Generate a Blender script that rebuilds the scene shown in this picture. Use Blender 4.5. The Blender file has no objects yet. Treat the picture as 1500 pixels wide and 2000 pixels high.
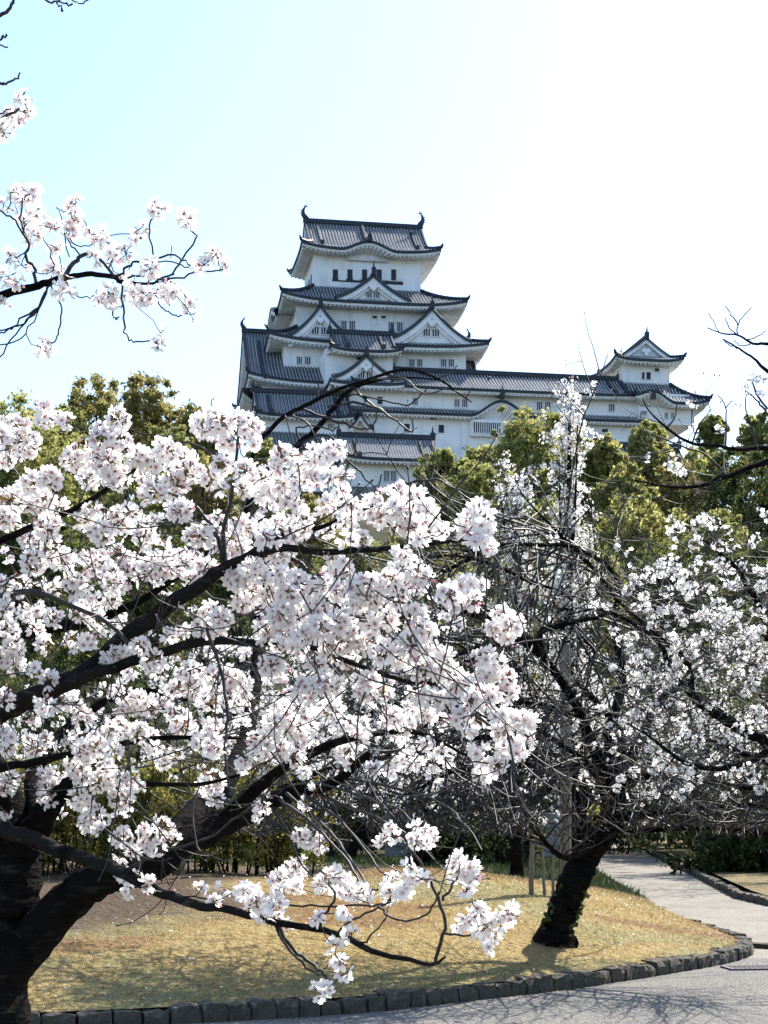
import bpy, math, random
import numpy as np
from mathutils import Vector

# ------------------------------------------------------------------ camera, sky, sun, exposure
SC = bpy.context.scene
COL = SC.collection
F = 3300.0            # focal length in photo pixels (photo 1500 x 2000)
HZ = 1560.0           # horizon row
EYE = 1.6
cam = bpy.data.cameras.new('camera')
cam_o = bpy.data.objects.new('camera', cam)
COL.objects.link(cam_o)
cam.sensor_fit = 'HORIZONTAL'
cam.sensor_width = 36.0
cam.lens = 36.0 * F / 1500.0
cam.shift_y = (HZ - 1000.0) / 1500.0
cam.clip_start = 0.1
cam.clip_end = 5000.0
cam_o.location = (0, 0, EYE)
cam_o.rotation_euler = (math.radians(90), 0, 0)
SC.camera = cam_o

SUN_AZ, SUN_EL = math.radians(38), math.radians(46)
world = bpy.data.worlds.new('World')
SC.world = world
world.use_nodes = True
wn = world.node_tree
bg = wn.nodes['Background']
sky = wn.nodes.new('ShaderNodeTexSky')
sky.sky_type = 'NISHITA'
sky.sun_disc = False
sky.sun_elevation = SUN_EL
sky.sun_rotation = SUN_AZ
sky.air_density = 1.0
sky.dust_density = 1.0
sky.ozone_density = 4.0
wn.links.new(sky.outputs[0], bg.inputs[0])
bg.inputs[1].default_value = 0.132
sun = bpy.data.lights.new('sun', 'SUN')
sun.energy = 4.7
sun.angle = math.radians(0.5)
sun.color = (1.0, 0.955, 0.87)
sun_o = bpy.data.objects.new('sun', sun)
COL.objects.link(sun_o)
sdir = Vector((math.sin(SUN_AZ) * math.cos(SUN_EL), math.cos(SUN_AZ) * math.cos(SUN_EL), math.sin(SUN_EL)))
sun_o.rotation_euler = sdir.to_track_quat('Z', 'Y').to_euler()
sun_o.location = (60, 60, 120)
SC.view_settings.view_transform = 'Standard'
SC.view_settings.look = 'None'
SC.view_settings.exposure = 1.3
SC.view_settings.gamma = 1.0
SC.cycles.max_bounces = 6
SC.cycles.transparent_max_bounces = 4
SC.cycles.transmission_bounces = 4

# ------------------------------------------------------------------ helpers
def W(x, y, d):
    """photo pixel at forward distance d -> world point"""
    return np.array([(x - 750.0) / F * d, d, EYE + (HZ - y) / F * d])

class MB:
    """collects geometry for ONE mesh object"""
    def __init__(self):
        self.v, self.f, self.m = [], [], []
    def add(self, verts, faces, mat=0):
        o = len(self.v)
        self.v.extend([tuple(map(float, p)) for p in verts])
        self.f.extend([tuple(i + o for i in q) for q in faces])
        self.m.extend([mat] * len(faces))
    def grid(self, P, mat=0, flip=False):
        """P: array (n, m, 3)"""
        n, m = len(P), len(P[0])
        vs = [p for row in P for p in row]
        fs = []
        for i in range(n - 1):
            for j in range(m - 1):
                q = (i * m + j, i * m + j + 1, (i + 1) * m + j + 1, (i + 1) * m + j)
                fs.append(q[::-1] if flip else q)
        self.add(vs, fs, mat)
    def box(self, x0, x1, y0, y1, z0, z1, mat=0):
        vs = [(x, y, z) for z in (z0, z1) for y in (y0, y1) for x in (x0, x1)]
        self.add(vs, [(0, 2, 3, 1), (4, 5, 7, 6), (0, 1, 5, 4), (2, 6, 7, 3), (0, 4, 6, 2), (1, 3, 7, 5)], mat)
    def hull8(self, p, mat=0):
        self.add(p, [(0, 2, 3, 1), (4, 5, 7, 6), (0, 1, 5, 4), (2, 6, 7, 3), (0, 4, 6, 2), (1, 3, 7, 5)], mat)
    def tube(self, pts, radii, n=6, mat=0, cap=True):
        pts = np.asarray(pts, float)
        k = len(pts)
        if np.isscalar(radii):
            radii = [radii] * k
        tan = np.gradient(pts, axis=0)
        tan /= np.linalg.norm(tan, axis=1)[:, None] + 1e-12
        ref = np.array([0, 0, 1.0]) if abs(tan[0][2]) < 0.9 else np.array([1.0, 0, 0])
        a = np.cross(tan[0], ref); a /= np.linalg.norm(a)
        ang = np.arange(n) * 2 * math.pi / n
        vs = []
        for i in range(k):
            a = a - tan[i] * np.dot(a, tan[i]); a /= np.linalg.norm(a) + 1e-12
            b = np.cross(tan[i], a)
            ring = pts[i] + radii[i] * (np.cos(ang)[:, None] * a + np.sin(ang)[:, None] * b)
            vs.extend(ring)
        fs = []
        for i in range(k - 1):
            for j in range(n):
                fs.append((i * n + j, i * n + (j + 1) % n, (i + 1) * n + (j + 1) % n, (i + 1) * n + j))
        if cap:
            fs.append(tuple(range(n))[::-1]); fs.append(tuple((k - 1) * n + j for j in range(n)))
        self.add(vs, fs, mat)
    def build(self, name, mats, parent=None, smooth=False, loc=None):
        me = bpy.data.meshes.new(name)
        me.from_pydata(self.v, [], self.f)
        if not isinstance(mats, (list, tuple)):
            mats = [mats]
        for m in mats:
            me.materials.append(m)
        if len(mats) > 1:
            me.polygons.foreach_set('material_index', self.m)
        if smooth:
            me.polygons.foreach_set('use_smooth', [True] * len(me.polygons))
        me.update()
        o = bpy.data.objects.new(name, me)
        COL.objects.link(o)
        if parent: o.parent = parent
        if loc is not None: o.location = loc
        return o

def np_mesh(name, V, Fq, mat, parent=None, colors=None, smooth=False):
    """V (n,3), Fq (m,k) uniform faces, colors (n,3) per vertex"""
    me = bpy.data.meshes.new(name)
    V = np.asarray(V, np.float32); Fq = np.asarray(Fq, np.int32)
    n, (m, k) = len(V), Fq.shape
    me.vertices.add(n); me.vertices.foreach_set('co', V.ravel())
    me.loops.add(m * k); me.loops.foreach_set('vertex_index', Fq.ravel())
    me.polygons.add(m); me.polygons.foreach_set('loop_start', np.arange(0, m * k, k, dtype=np.int32))
    me.polygons.foreach_set('loop_total', np.full(m, k, np.int32))
    if smooth: me.polygons.foreach_set('use_smooth', np.ones(m, bool))
    me.update(calc_edges=True)
    if colors is not None:
        at = me.color_attributes.new('col', 'FLOAT_COLOR', 'POINT')
        at.data.foreach_set('color', np.concatenate([np.asarray(colors, np.float32), np.ones((n, 1), np.float32)], 1).ravel())
    me.materials.append(mat)
    o = bpy.data.objects.new(name, me); COL.objects.link(o)
    if parent: o.parent = parent
    return o

def thing(name, label, cat, loc=(0, 0, 0), rz=0.0, group=None):
    o = bpy.data.objects.new(name, None); COL.objects.link(o)
    o.location = loc; o.rotation_euler = (0, 0, rz); o.empty_display_size = 0.5
    o['label'] = label; o['category'] = cat
    if group: o['group'] = group
    return o
def tag(o, label, cat, group=None):
    o['label'] = label; o['category'] = cat
    if group: o['group'] = group
    return o
def structure(o): o['kind'] = 'structure'; return o
def stuff(o): o['kind'] = 'stuff'; return o
def rebase(o_children, root):
    """parts built in world coordinates: keep them in place under a root that stands elsewhere"""
    for o in o_children:
        o.parent = root
        o.location = (-root.location[0], -root.location[1], -root.location[2])

# ------------------------------------------------------------------ materials
def mat(name, color, rough=0.8, noise=None, bump=None, attr=False, transl=0.0, spec=0.5, metal=0.0):
    """noise: list of (scale, color2, low, high, detail); bump: (scale, strength, distance)"""
    m = bpy.data.materials.new(name); m.use_nodes = True
    nt = m.node_tree; N, L = nt.nodes, nt.links
    p = N['Principled BSDF']; p.inputs['Roughness'].default_value = rough
    p.inputs['Specular IOR Level'].default_value = spec
    p.inputs['Metallic'].default_value = metal
    if attr:
        a = N.new('ShaderNodeAttribute'); a.attribute_name = 'col'; cur = a.outputs['Color']
    else:
        r = N.new('ShaderNodeRGB'); r.outputs[0].default_value = (*color, 1); cur = r.outputs[0]
    tc = N.new('ShaderNodeTexCoord')
    for (sc, c2, lo, hi, det) in (noise or []):
        t = N.new('ShaderNodeTexNoise'); t.inputs['Detail'].default_value = det
        if isinstance(sc, tuple):
            mp = N.new('ShaderNodeMapping'); mp.inputs['Scale'].default_value = sc
            L.new(tc.outputs['Object'], mp.inputs[0]); L.new(mp.outputs[0], t.inputs['Vector'])
            t.inputs['Scale'].default_value = 1.0
        else:
            L.new(tc.outputs['Object'], t.inputs['Vector']); t.inputs['Scale'].default_value = sc
        mr = N.new('ShaderNodeMapRange'); mr.inputs[1].default_value = lo; mr.inputs[2].default_value = hi
        L.new(t.outputs['Fac'], mr.inputs[0])
        mx = N.new('ShaderNodeMix'); mx.data_type = 'RGBA'
        L.new(mr.outputs[0], mx.inputs['Factor']); L.new(cur, mx.inputs['A']); mx.inputs['B'].default_value = (*c2, 1)
        cur = mx.outputs['Result']
    L.new(cur, p.inputs['Base Color'])
    if bump:
        t = N.new('ShaderNodeTexNoise'); t.inputs['Detail'].default_value = 6
        if isinstance(bump[0], tuple):
            mp = N.new('ShaderNodeMapping'); mp.inputs['Scale'].default_value = bump[0]
            L.new(tc.outputs['Object'], mp.inputs[0]); L.new(mp.outputs[0], t.inputs['Vector']); t.inputs['Scale'].default_value = 1
        else:
            t.inputs['Scale'].default_value = bump[0]; L.new(tc.outputs['Object'], t.inputs['Vector'])
        b = N.new('ShaderNodeBump'); b.inputs['Strength'].default_value = bump[1]; b.inputs['Distance'].default_value = bump[2]
        L.new(t.outputs['Fac'], b.inputs['Height']); L.new(b.outputs[0], p.inputs['Normal'])
    if transl:
        tr = N.new('ShaderNodeBsdfTranslucent'); L.new(cur, tr.inputs['Color'])
        ms = N.new('ShaderNodeMixShader'); ms.inputs[0].default_value = transl
        L.new(p.outputs[0], ms.inputs[1]); L.new(tr.outputs[0], ms.inputs[2])
        L.new(ms.outputs[0], N['Material Output'].inputs['Surface'])
    return m

M = {}
M['plaster'] = mat('white_plaster', (0.88, 0.87, 0.86), 0.9, noise=[(0.35, (0.62, 0.62, 0.61), 0.52, 0.8, 5), ((1.2, 1.2, 0.12), (0.66, 0.66, 0.66), 0.55, 0.85, 4)], bump=(3.0, 0.15, 0.05))
M['plaster_old'] = mat('weathered_plaster', (0.74, 0.74, 0.73), 0.9, noise=[(0.25, (0.42, 0.43, 0.45), 0.42, 0.72, 6), ((1.5, 1.5, 0.15), (0.5, 0.5, 0.5), 0.5, 0.8, 4)], bump=(3.0, 0.2, 0.05))
M['trim'] = mat('eave_plaster', (0.86, 0.85, 0.84), 0.9, noise=[(0.8, (0.6, 0.6, 0.59), 0.5, 0.8, 3)])
M['tile'] = mat('grey_roof_tile', (0.028, 0.034, 0.040), 0.6, noise=[(1.2, (0.052, 0.058, 0.064), 0.4, 0.75, 4)], bump=((0.6, 0.6, 3.5), 0.5, 0.08))
M['joint'] = mat('roof_joint_plaster', (0.56, 0.56, 0.55), 0.8, noise=[(0.6, (0.3, 0.31, 0.32), 0.45, 0.75, 4)])
M['ridge'] = mat('ridge_tile', (0.02, 0.025, 0.033), 0.65, noise=[(2.0, (0.045, 0.05, 0.055), 0.5, 0.8, 3)], bump=((1, 1, 8), 0.5, 0.06))
M['dark'] = mat('dark_opening', (0.015, 0.016, 0.02), 0.6)
M['beige'] = mat('beige_plaster', (0.56, 0.50, 0.42), 0.9, noise=[(1.0, (0.42, 0.36, 0.29), 0.45, 0.75, 4)])
# ------------------------------------------------------------------ castle frame: u along the front, v into depth
YAW = math.radians(10)
CO = np.array([-2.27, 250.0])
CU = np.array([math.cos(YAW), math.sin(YAW)]); CV = np.array([-math.sin(YAW), math.cos(YAW)])
def UZ(x, y, v):
    d = np.array([(x - 750.0) / F, 1.0])
    t = (v + CO @ CV) / (d @ CV)
    return float((t * d - CO) @ CU), float(EYE + (HZ - y) / F * t)
def U(x, v): return UZ(x, 1000, v)[0]
def Z(x, y, v): return UZ(x, y, v)[1]
def castle_thing(name, label, cat, u, v, group=None):
    """Empty on the castle frame at local (u, v); parts are built in castle coordinates minus that offset"""
    p = CO + u * CU + v * CV
    o = thing(name, label, cat, (p[0], p[1], 0), YAW, group)
    o['_off'] = (u, v)
    return o
def cpart(mb, name, mats, root, sub=None, smooth=False):
    u, v = root['_off'] if sub is None else (0, 0)
    if sub is None:
        mb.v = [(a - u, b - v, c) for a, b, c in mb.v]
        return mb.build(name, mats, root, smooth)
    u, v = root['_off']
    mb.v = [(a - u, b - v, c) for a, b, c in mb.v]
    return mb.build(name, mats, sub, smooth)

RM = ['tile', 'joint', 'ridge', 'trim']
def rmats(): return [M[k] for k in RM]

def prof(s, c=0.32): return s * (1 - c) + c * s * s

class Side:
    """one roof slope. a: 'S' front, 'N' back, 'W' left, 'E' right"""
    def __init__(self, a, rect, run):
        u0, u1, v0, v1 = rect
        self.a, self.rect, self.run = a, rect, run
        self.x0, self.x1 = (u0, u1) if a in 'SN' else (v0, v1)
    def uv(self, x, s):
        u0, u1, v0, v1 = self.rect; r = self.run * s
        return {'S': (x, v0 + r), 'N': (x, v1 - r), 'W': (u0 + r, x), 'E': (u1 - r, x)}[self.a]

def slope(mb, side, L, R, zf, s0, s1, spacing=0.46, ns=7, nt=28, ribs=True, rib_w=0.27, rib_h=0.15):
    """pan surface plus tile rolls. L(s), R(s): limits along the edge; zf(x, t, s): height"""
    P = []
    for i in range(ns + 1):
        s = s0 + (s1 - s0) * i / ns
        row = []
        for j in range(nt + 1):
            t = j / nt; x = L(s) + (R(s) - L(s)) * t
            u, v = side.uv(x, s)
            row.append((u, v, zf(x, t, s)))
        P.append(row)
    mb.grid(P, 0)
    if not ribs: return
    along = {'S': (1, 0), 'N': (1, 0), 'W': (0, 1), 'E': (0, 1)}[side.a]
    x = side.x0 + spacing * 0.5
    while x < side.x1:
        pts = []
        for i in range(ns + 1):
            s = s0 + (s1 - s0) * i / ns
            l, r = L(s), R(s)
            if x < l + 0.02 or x > r - 0.02:
                if pts:
                    break
                continue
            t = (x - l) / max(1e-6, r - l)
            u, v = side.uv(x, s); pts.append((u, v, zf(x, t, s)))
        if len(pts) >= 2:
            w = rib_w / 2
            rows = []
            for (u, v, z) in pts:
                rows.append([(u - along[0] * w, v - along[1] * w, z), (u - along[0] * w * .5, v - along[1] * w * .5, z + rib_h),
                             (u + along[0] * w * .5, v + along[1] * w * .5, z + rib_h), (u + along[0] * w, v + along[1] * w, z)])
            rows = np.array(rows)
            o = len(mb.v)
            vs = rows.reshape(-1, 3); fs, ms = [], []
            for i in range(len(rows) - 1):
                for j, m in ((0, 1), (1, 0), (2, 1)):
                    fs.append((i * 4 + j, i * 4 + j + 1, i * 4 + 5 + j, i * 4 + 4 + j)); ms.append(m)
            fs.append((0, 1, 2, 3)); ms.append(0)
            for f, m in zip(fs, ms): mb.f.append(tuple(q + o for q in f)); mb.m.append(m)
            mb.v.extend([tuple(p) for p in vs])
        x += spacing

def eave_band(mr, mt, side, zf, wall, zw, th=0.5, sides_inset=0.18, raft=0.62, n=40):
    """tile edge (dark) and white board, soffit and rafters under one eave. zf(t): edge height; wall: rect below, zw: soffit height there"""
    x0, x1 = side.x0, side.x1
    wr = wall
    wx0, wx1 = (wr[0], wr[1]) if side.a in 'SN' else (wr[2], wr[3])
    top, bot, bot2, soff, inn = [], [], [], [], []
    for j in range(n + 1):
        t = j / n
        x = x0 + (x1 - x0) * t
        u, v = side.uv(x, 0); z = zf(t)
        top.append((u, v, z + 0.12)); bot.append((u, v, z - 0.24))
        k = sides_inset
        xi = x0 + k + (x1 - x0 - 2 * k) * t
        ui, vi = side.uv(xi, k / side.run)
        bot2.append((ui, vi, z - 0.24)); soff.append((ui, vi, z - 0.24 - th * .68))
        wx = wx0 + (wx1 - wx0) * t
        wu, wv = {'S': (wx, wr[2]), 'N': (wx, wr[3]), 'W': (wr[0], wx), 'E': (wr[1], wx)}[side.a]
        inn.append((wu, wv, zw))
    mr.grid([top, bot], 2)
    mr.grid([bot, bot2], 2)
    mt.grid([bot2, soff], 0)
    mt.grid([soff, inn], 0)
    m = max(2, int((x1 - x0) / raft))
    for j in range(1, m):
        t = j / m
        f = t * n; i = min(n - 1, int(f)); q = f - i
        A = np.array(soff[i]) * (1 - q) + np.array(soff[i + 1]) * q
        B = np.array(inn[i]) * (1 - q) + np.array(inn[i + 1]) * q
        d = B - A; ln = np.linalg.norm(d[:2])
        if ln < 0.2: continue
        A = A + d * min(0.4, 0.15 / ln)
        al = np.array([-d[1], d[0], 0]) / ln * 0.12
        up = np.array([0, 0, 0.05]); dn = np.array([0, 0, -0.2])
        mt.hull8([A - al + dn, A + al + dn, B - al + dn, B + al + dn, A - al + up, A + al + up, B - al + up, B + al + up], 0)

def skirt(root, rect, inner, ze, zi, wall, lift=0.8, sides='SWE', bump=None, th=0.5, zw=None, name='roof', hips=True, spacing=0.46, fs=1.0, parent=None, ribs=True, c=0.32):
    """hipped roof band between an eave rectangle and the wall above it"""
    mr, mt = MB(), MB()
    u0, u1, v0, v1 = rect; a0, a1, b0, b1 = inner
    if zw is None: zw = ze - 0.16 - th + 0.35
    hip_pts = {}
    for a in sides:
        run = {'S': b0 - v0, 'N': v1 - b1, 'W': a0 - u0, 'E': u1 - a1}[a]
        sd = Side(a, rect, run)
        i0, i1 = (a0, a1) if a in 'SN' else (b0, b1)
        L = lambda s, sd=sd, i0=i0: sd.x0 + (i0 - sd.x0) * s
        R = lambda s, sd=sd, i1=i1: sd.x1 + (i1 - sd.x1) * s
        bf = bump if a == 'S' else None
        def zf(x, t, s, bf=bf):
            z = ze + (zi - ze) * prof(s, c) + lift * abs(2 * t - 1) ** 4 * (1 - s) ** 1.5
            if bf: z += bf(x) * (1 - s) ** 1.2
            return z
        slope(mr, sd, L, R, zf, 0.0, 1.0, ribs=ribs, nt=48 if bf else 28, spacing=spacing)
        eave_band(mr, mt, sd, lambda t, zf=zf, sd=sd: zf(sd.x0 + (sd.x1 - sd.x0) * t, t, 0.0), wall, zw, th, n=60 if bf else 40)
        for e in (0, 1):
            pts = []
            for k in range(9):
                s = k / 8; x = L(s) if e == 0 else R(s)
                u, v = sd.uv(x, s); pts.append((u, v, zf(x, e, s) + 0.22))
            key = (round(pts[0][0], 2), round(pts[0][1], 2))
            if key not in hip_pts: hip_pts[key] = pts
    if hips:
        for pts in hip_pts.values():
            ru, rv = pts[0][0], pts[0][1]
            # end of the hip turns up past the corner
            d = np.array(pts[0]) - np.array(pts[1]); d[2] = 0; d /= np.linalg.norm(d) + 1e-9
            tip = np.array(pts[0]) + d * 0.35 + np.array([0, 0, 0.45])
            mr.tube([tip] + pts, [0.12, 0.26] + [0.26] * 8, 6, 2)
    r = cpart(mr, name, rmats(), root, sub=parent)
    cpart(mt, 'eaves', M['trim'], root, sub=r)
    return r

def ornament(mb, p, h=1.2, side=1, mat=2):
    """ridge-end tile: stepped block with a spike"""
    u, v, z = p
    mb.box(u - 0.28, u + 0.28, v - 0.28, v + 0.28, z - 0.5, z + h * 0.35, mat)
    mb.tube([(u, v, z + h * 0.3), (u, v, z + h * 0.65), (u + 0.06 * side, v, z + h)], [0.17, 0.11, 0.05], 6, mat)

def fish(root, p, side, h=2.0, parent=None):
    """fish shaped ridge ornament, head on the ridge, tail curled up"""
    mb = MB()
    u, v, z = p
    k = h / 2.0
    path = [(-0.05, 0.0, .46), (.28, .32, .44), (.46, .72, .36), (.46, 1.12, .28), (.34, 1.5, .2), (.14, 1.8, .13), (-.04, 1.98, .07)]
    mb.tube([(u - side * a * k, v, z + b * k) for a, b, r in path], [r * k for a, b, r in path], 8, 0)
    for (a, b, c, d) in ((.05, 1.86, -.42, 1.86), (.12, 1.8, .3, 2.25), (.02, 1.9, -.16, 2.35)):
        A, B = np.array([u - side * a * k, v, z + b * k]), np.array([u - side * c * k, v, z + d * k])
        mb.tube([A, (A + B) / 2 + np.array([0, 0, .03]), B], [.1 * k, .08 * k, .02 * k], 5, 0)
    for (a, b, c, d) in ((.6, .7, .98, .9), (.6, 1.1, .92, 1.35), (.5, .35, .9, .42)):
        A, B = np.array([u - side * a * k, v, z + b * k]), np.array([u - side * c * k, v, z + d * k])
        mb.tube([A, (A + B) / 2, B], [.12 * k, .09 * k, .02 * k], 5, 0)
    mb.box(u - .45 * k, u + .45 * k, v - .35 * k, v + .35 * k, z - .7 * k, z + .12 * k, 0)
    return cpart(mb, 'fish_ornament', M['ridge'], root, sub=parent, smooth=False)

def gq(t, c=0.45): return t * (1 + c) - c * t * t

def gable(root, uc, zb, za, w, vf, vb, axis='S', parent=None, name='gable', th=0.42, board=0.75, wallmat='plaster', win=None, spike=1.2, flare=0.25, vents=True):
    """gabled dormer facing the front: curved dark verge, white bargeboard, recessed white wall, ridge and end tile"""
    mr, mt, mw = MB(), MB(), MB()
    n = 12
    def zz(t): return za - (za - zb) * gq(t) + flare * max(0, t - 0.8) ** 2 * 12
    xs = [-1 + 2 * i / (2 * n) for i in range(2 * n + 1)]
    top = [(uc + w * x, zz(abs(x))) for x in xs]
    # roof shell
    rows = []
    for (dv, dz) in ((vf, 0.0), (vf, th), (vb, th)):
        rows.append([(a, dv, b + dz) for a, b in top])
    mr.grid(rows, 0)
    mr.grid([[(a, vf, b) for a, b in top], [(a, vf + 0.7, b) for a, b in top]], 0)
    # verge rolls
    for k in range(3):
        v = vf + 0.15 + 0.5 * k
        mr.tube([(a, v, b + th) for a, b in top], 0.14, 5, 2 if k == 0 else 0)
    x = vf + 1.7
    while x < vb:
        mr.tube([(a, x, b + th) for a, b in top], 0.1, 4, 0); x += 0.5
    # ridge
    mr.tube([(uc, vf - 0.1, za + th + 0.25), (uc, vb, za + th + 0.25)], [0.3, 0.3], 6, 2)
    ornament(mr, (uc, vf - 0.05, za + th + 0.3), spike)
    # bargeboard, its lower edge thicker towards the apex
    bt = [(uc + w * 0.97 * x, zz(abs(x) * 0.97)) for x in xs]
    lo = [(a, b - board * (1.05 - 0.25 * abs(x))) for (a, b), x in zip(bt, xs)]
    f0 = vf + 0.18
    mt.grid([[(a, f0, b) for a, b in bt], [(a, f0, b) for a, b in lo], [(a, f0 + 0.35, b) for a, b in lo]], 0)
    lo2 = [(a, b - board * 0.55) for (a, b) in lo]
    mt.grid([[(a, f0 + 0.34, b + 0.05) for a, b in lo], [(a, f0 + 0.34, b) for a, b in lo2], [(a, f0 + 0.7, b) for a, b in lo2]], 0)
    # pendant ornament under the apex
    zc = za - board * 1.6
    r = min(0.75, w * 0.11)
    for (dx, dz, rr) in ((-.55, 0, .5), (.55, 0, .5), (0, -.1, .55), (-.3, -.55, .4), (.3, -.55, .4), (0, -.95, .3)):
        ang = [i * math.pi / 5 for i in range(10)]
        ring = [(uc + (dx + rr * math.cos(a)) * r, zc + (dz + rr * math.sin(a)) * r) for a in ang]
        o = [(a, f0 - 0.06 - 0.012 * rr, b) for a, b in ring] + [(a, f0 + 0.3, b) for a, b in ring]
        mt.add(o, [tuple(range(10))] + [(i, i + 10, (i + 1) % 10 + 10, (i + 1) % 10) for i in range(10)], 0)
    # wall
    wv = f0 + 0.72
    mw.add([(uc - w * 0.97, wv, zb - 0.4), (uc + w * 0.97, wv, zb - 0.4)] + [(a, wv, b) for a, b in top[::-1]], [tuple(range(2 + len(top)))], 0)
    ro = cpart(mw, name, M[wallmat], root, sub=parent)
    cpart(mr, 'gable_roof', rmats(), root, sub=ro) if parent is None else cpart(mr, 'gable_roof', rmats(), root, sub=parent)
    cpart(mt, 'bargeboard', M['trim'], root, sub=ro) if parent is None else cpart(mt, 'bargeboard', M['trim'], root, sub=parent)
    if win:
        ww, wh, zo = win
        for sg in (-1, 1):
            window(root, uc + sg * ww * 0.62, zb + zo, ww, wh, wv, bars=3, parent=ro if parent is None else parent)
    return ro

def window(root, uc, z0, w, h, v, bars=3, parent=None, name='window', frame=True, framemat='trim', panels=0):
    """dark opening with upright white bars and a plaster frame, on a wall facing the front at depth v"""
    mb = MB()
    a, b = uc - w / 2, uc + w / 2
    mb.box(a, b, v - 0.03, v + 0.1, z0, z0 + h, 0)
    if bars:
        bw = w / (2 * bars + 1.6)
        for k in range(bars + 1):
            c = a + (b - a) * (k) / bars
            mb.box(c - bw * .36, c + bw * .36, v - 0.12, v - 0.02, z0, z0 + h, 1)
    if frame:
        t = 0.10
        mb.box(a - t - .05, b + t + .05, v - 0.16, v + 0.02, z0 - t, z0 - 0.003, 1)
        mb.box(a - t - .05, b + t + .05, v - 0.16, v + 0.02, z0 + h + 0.003, z0 + h + t, 1)
        if not bars:
            mb.box(a - t - .05, a, v - 0.14, v + 0.02, z0 - .003, z0 + h + .003, 1)
            mb.box(b, b + t + .05, v - 0.14, v + 0.02, z0 - .003, z0 + h + .003, 1)
    return cpart(mb, name, [M['dark'], M[framemat]], root, sub=parent)
def pxwin(root, x0, y0, x1, y1, v, bars=3, **k):
    ua, z1 = UZ(x0, y0, v); ub, z0 = UZ(x1, y1, v)
    return window(root, (ua + ub) / 2, z0, ub - ua, z1 - z0, v, bars, **k)

def walls(root, rect, z0, z1, name='wall', m='plaster', parent=None, batter=0.0):
    mb = MB(); u0, u1, v0, v1 = rect
    vs = [(u0 - batter, v0 - batter, z0), (u1 + batter, v0 - batter, z0), (u0 - batter, v1, z0), (u1 + batter, v1, z0), (u0, v0, z1), (u1, v0, z1), (u0, v1, z1), (u1, v1, z1)]
    n = 10
    def face(A, B):
        mb.grid([[tuple(np.array(vs[A]) * (1 - t) + np.array(vs[B]) * t) for t in np.linspace(0, 1, n)], [tuple(np.array(vs[A + 4]) * (1 - t) + np.array(vs[B + 4]) * t) for t in np.linspace(0, 1, n)]], 0)
    face(0, 1); face(1, 3); face(3, 2); face(2, 0)
    mb.add(vs[4:], [(0, 1, 3, 2)], 0)
    return cpart(mb, name, M[m], root, sub=parent)

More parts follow.
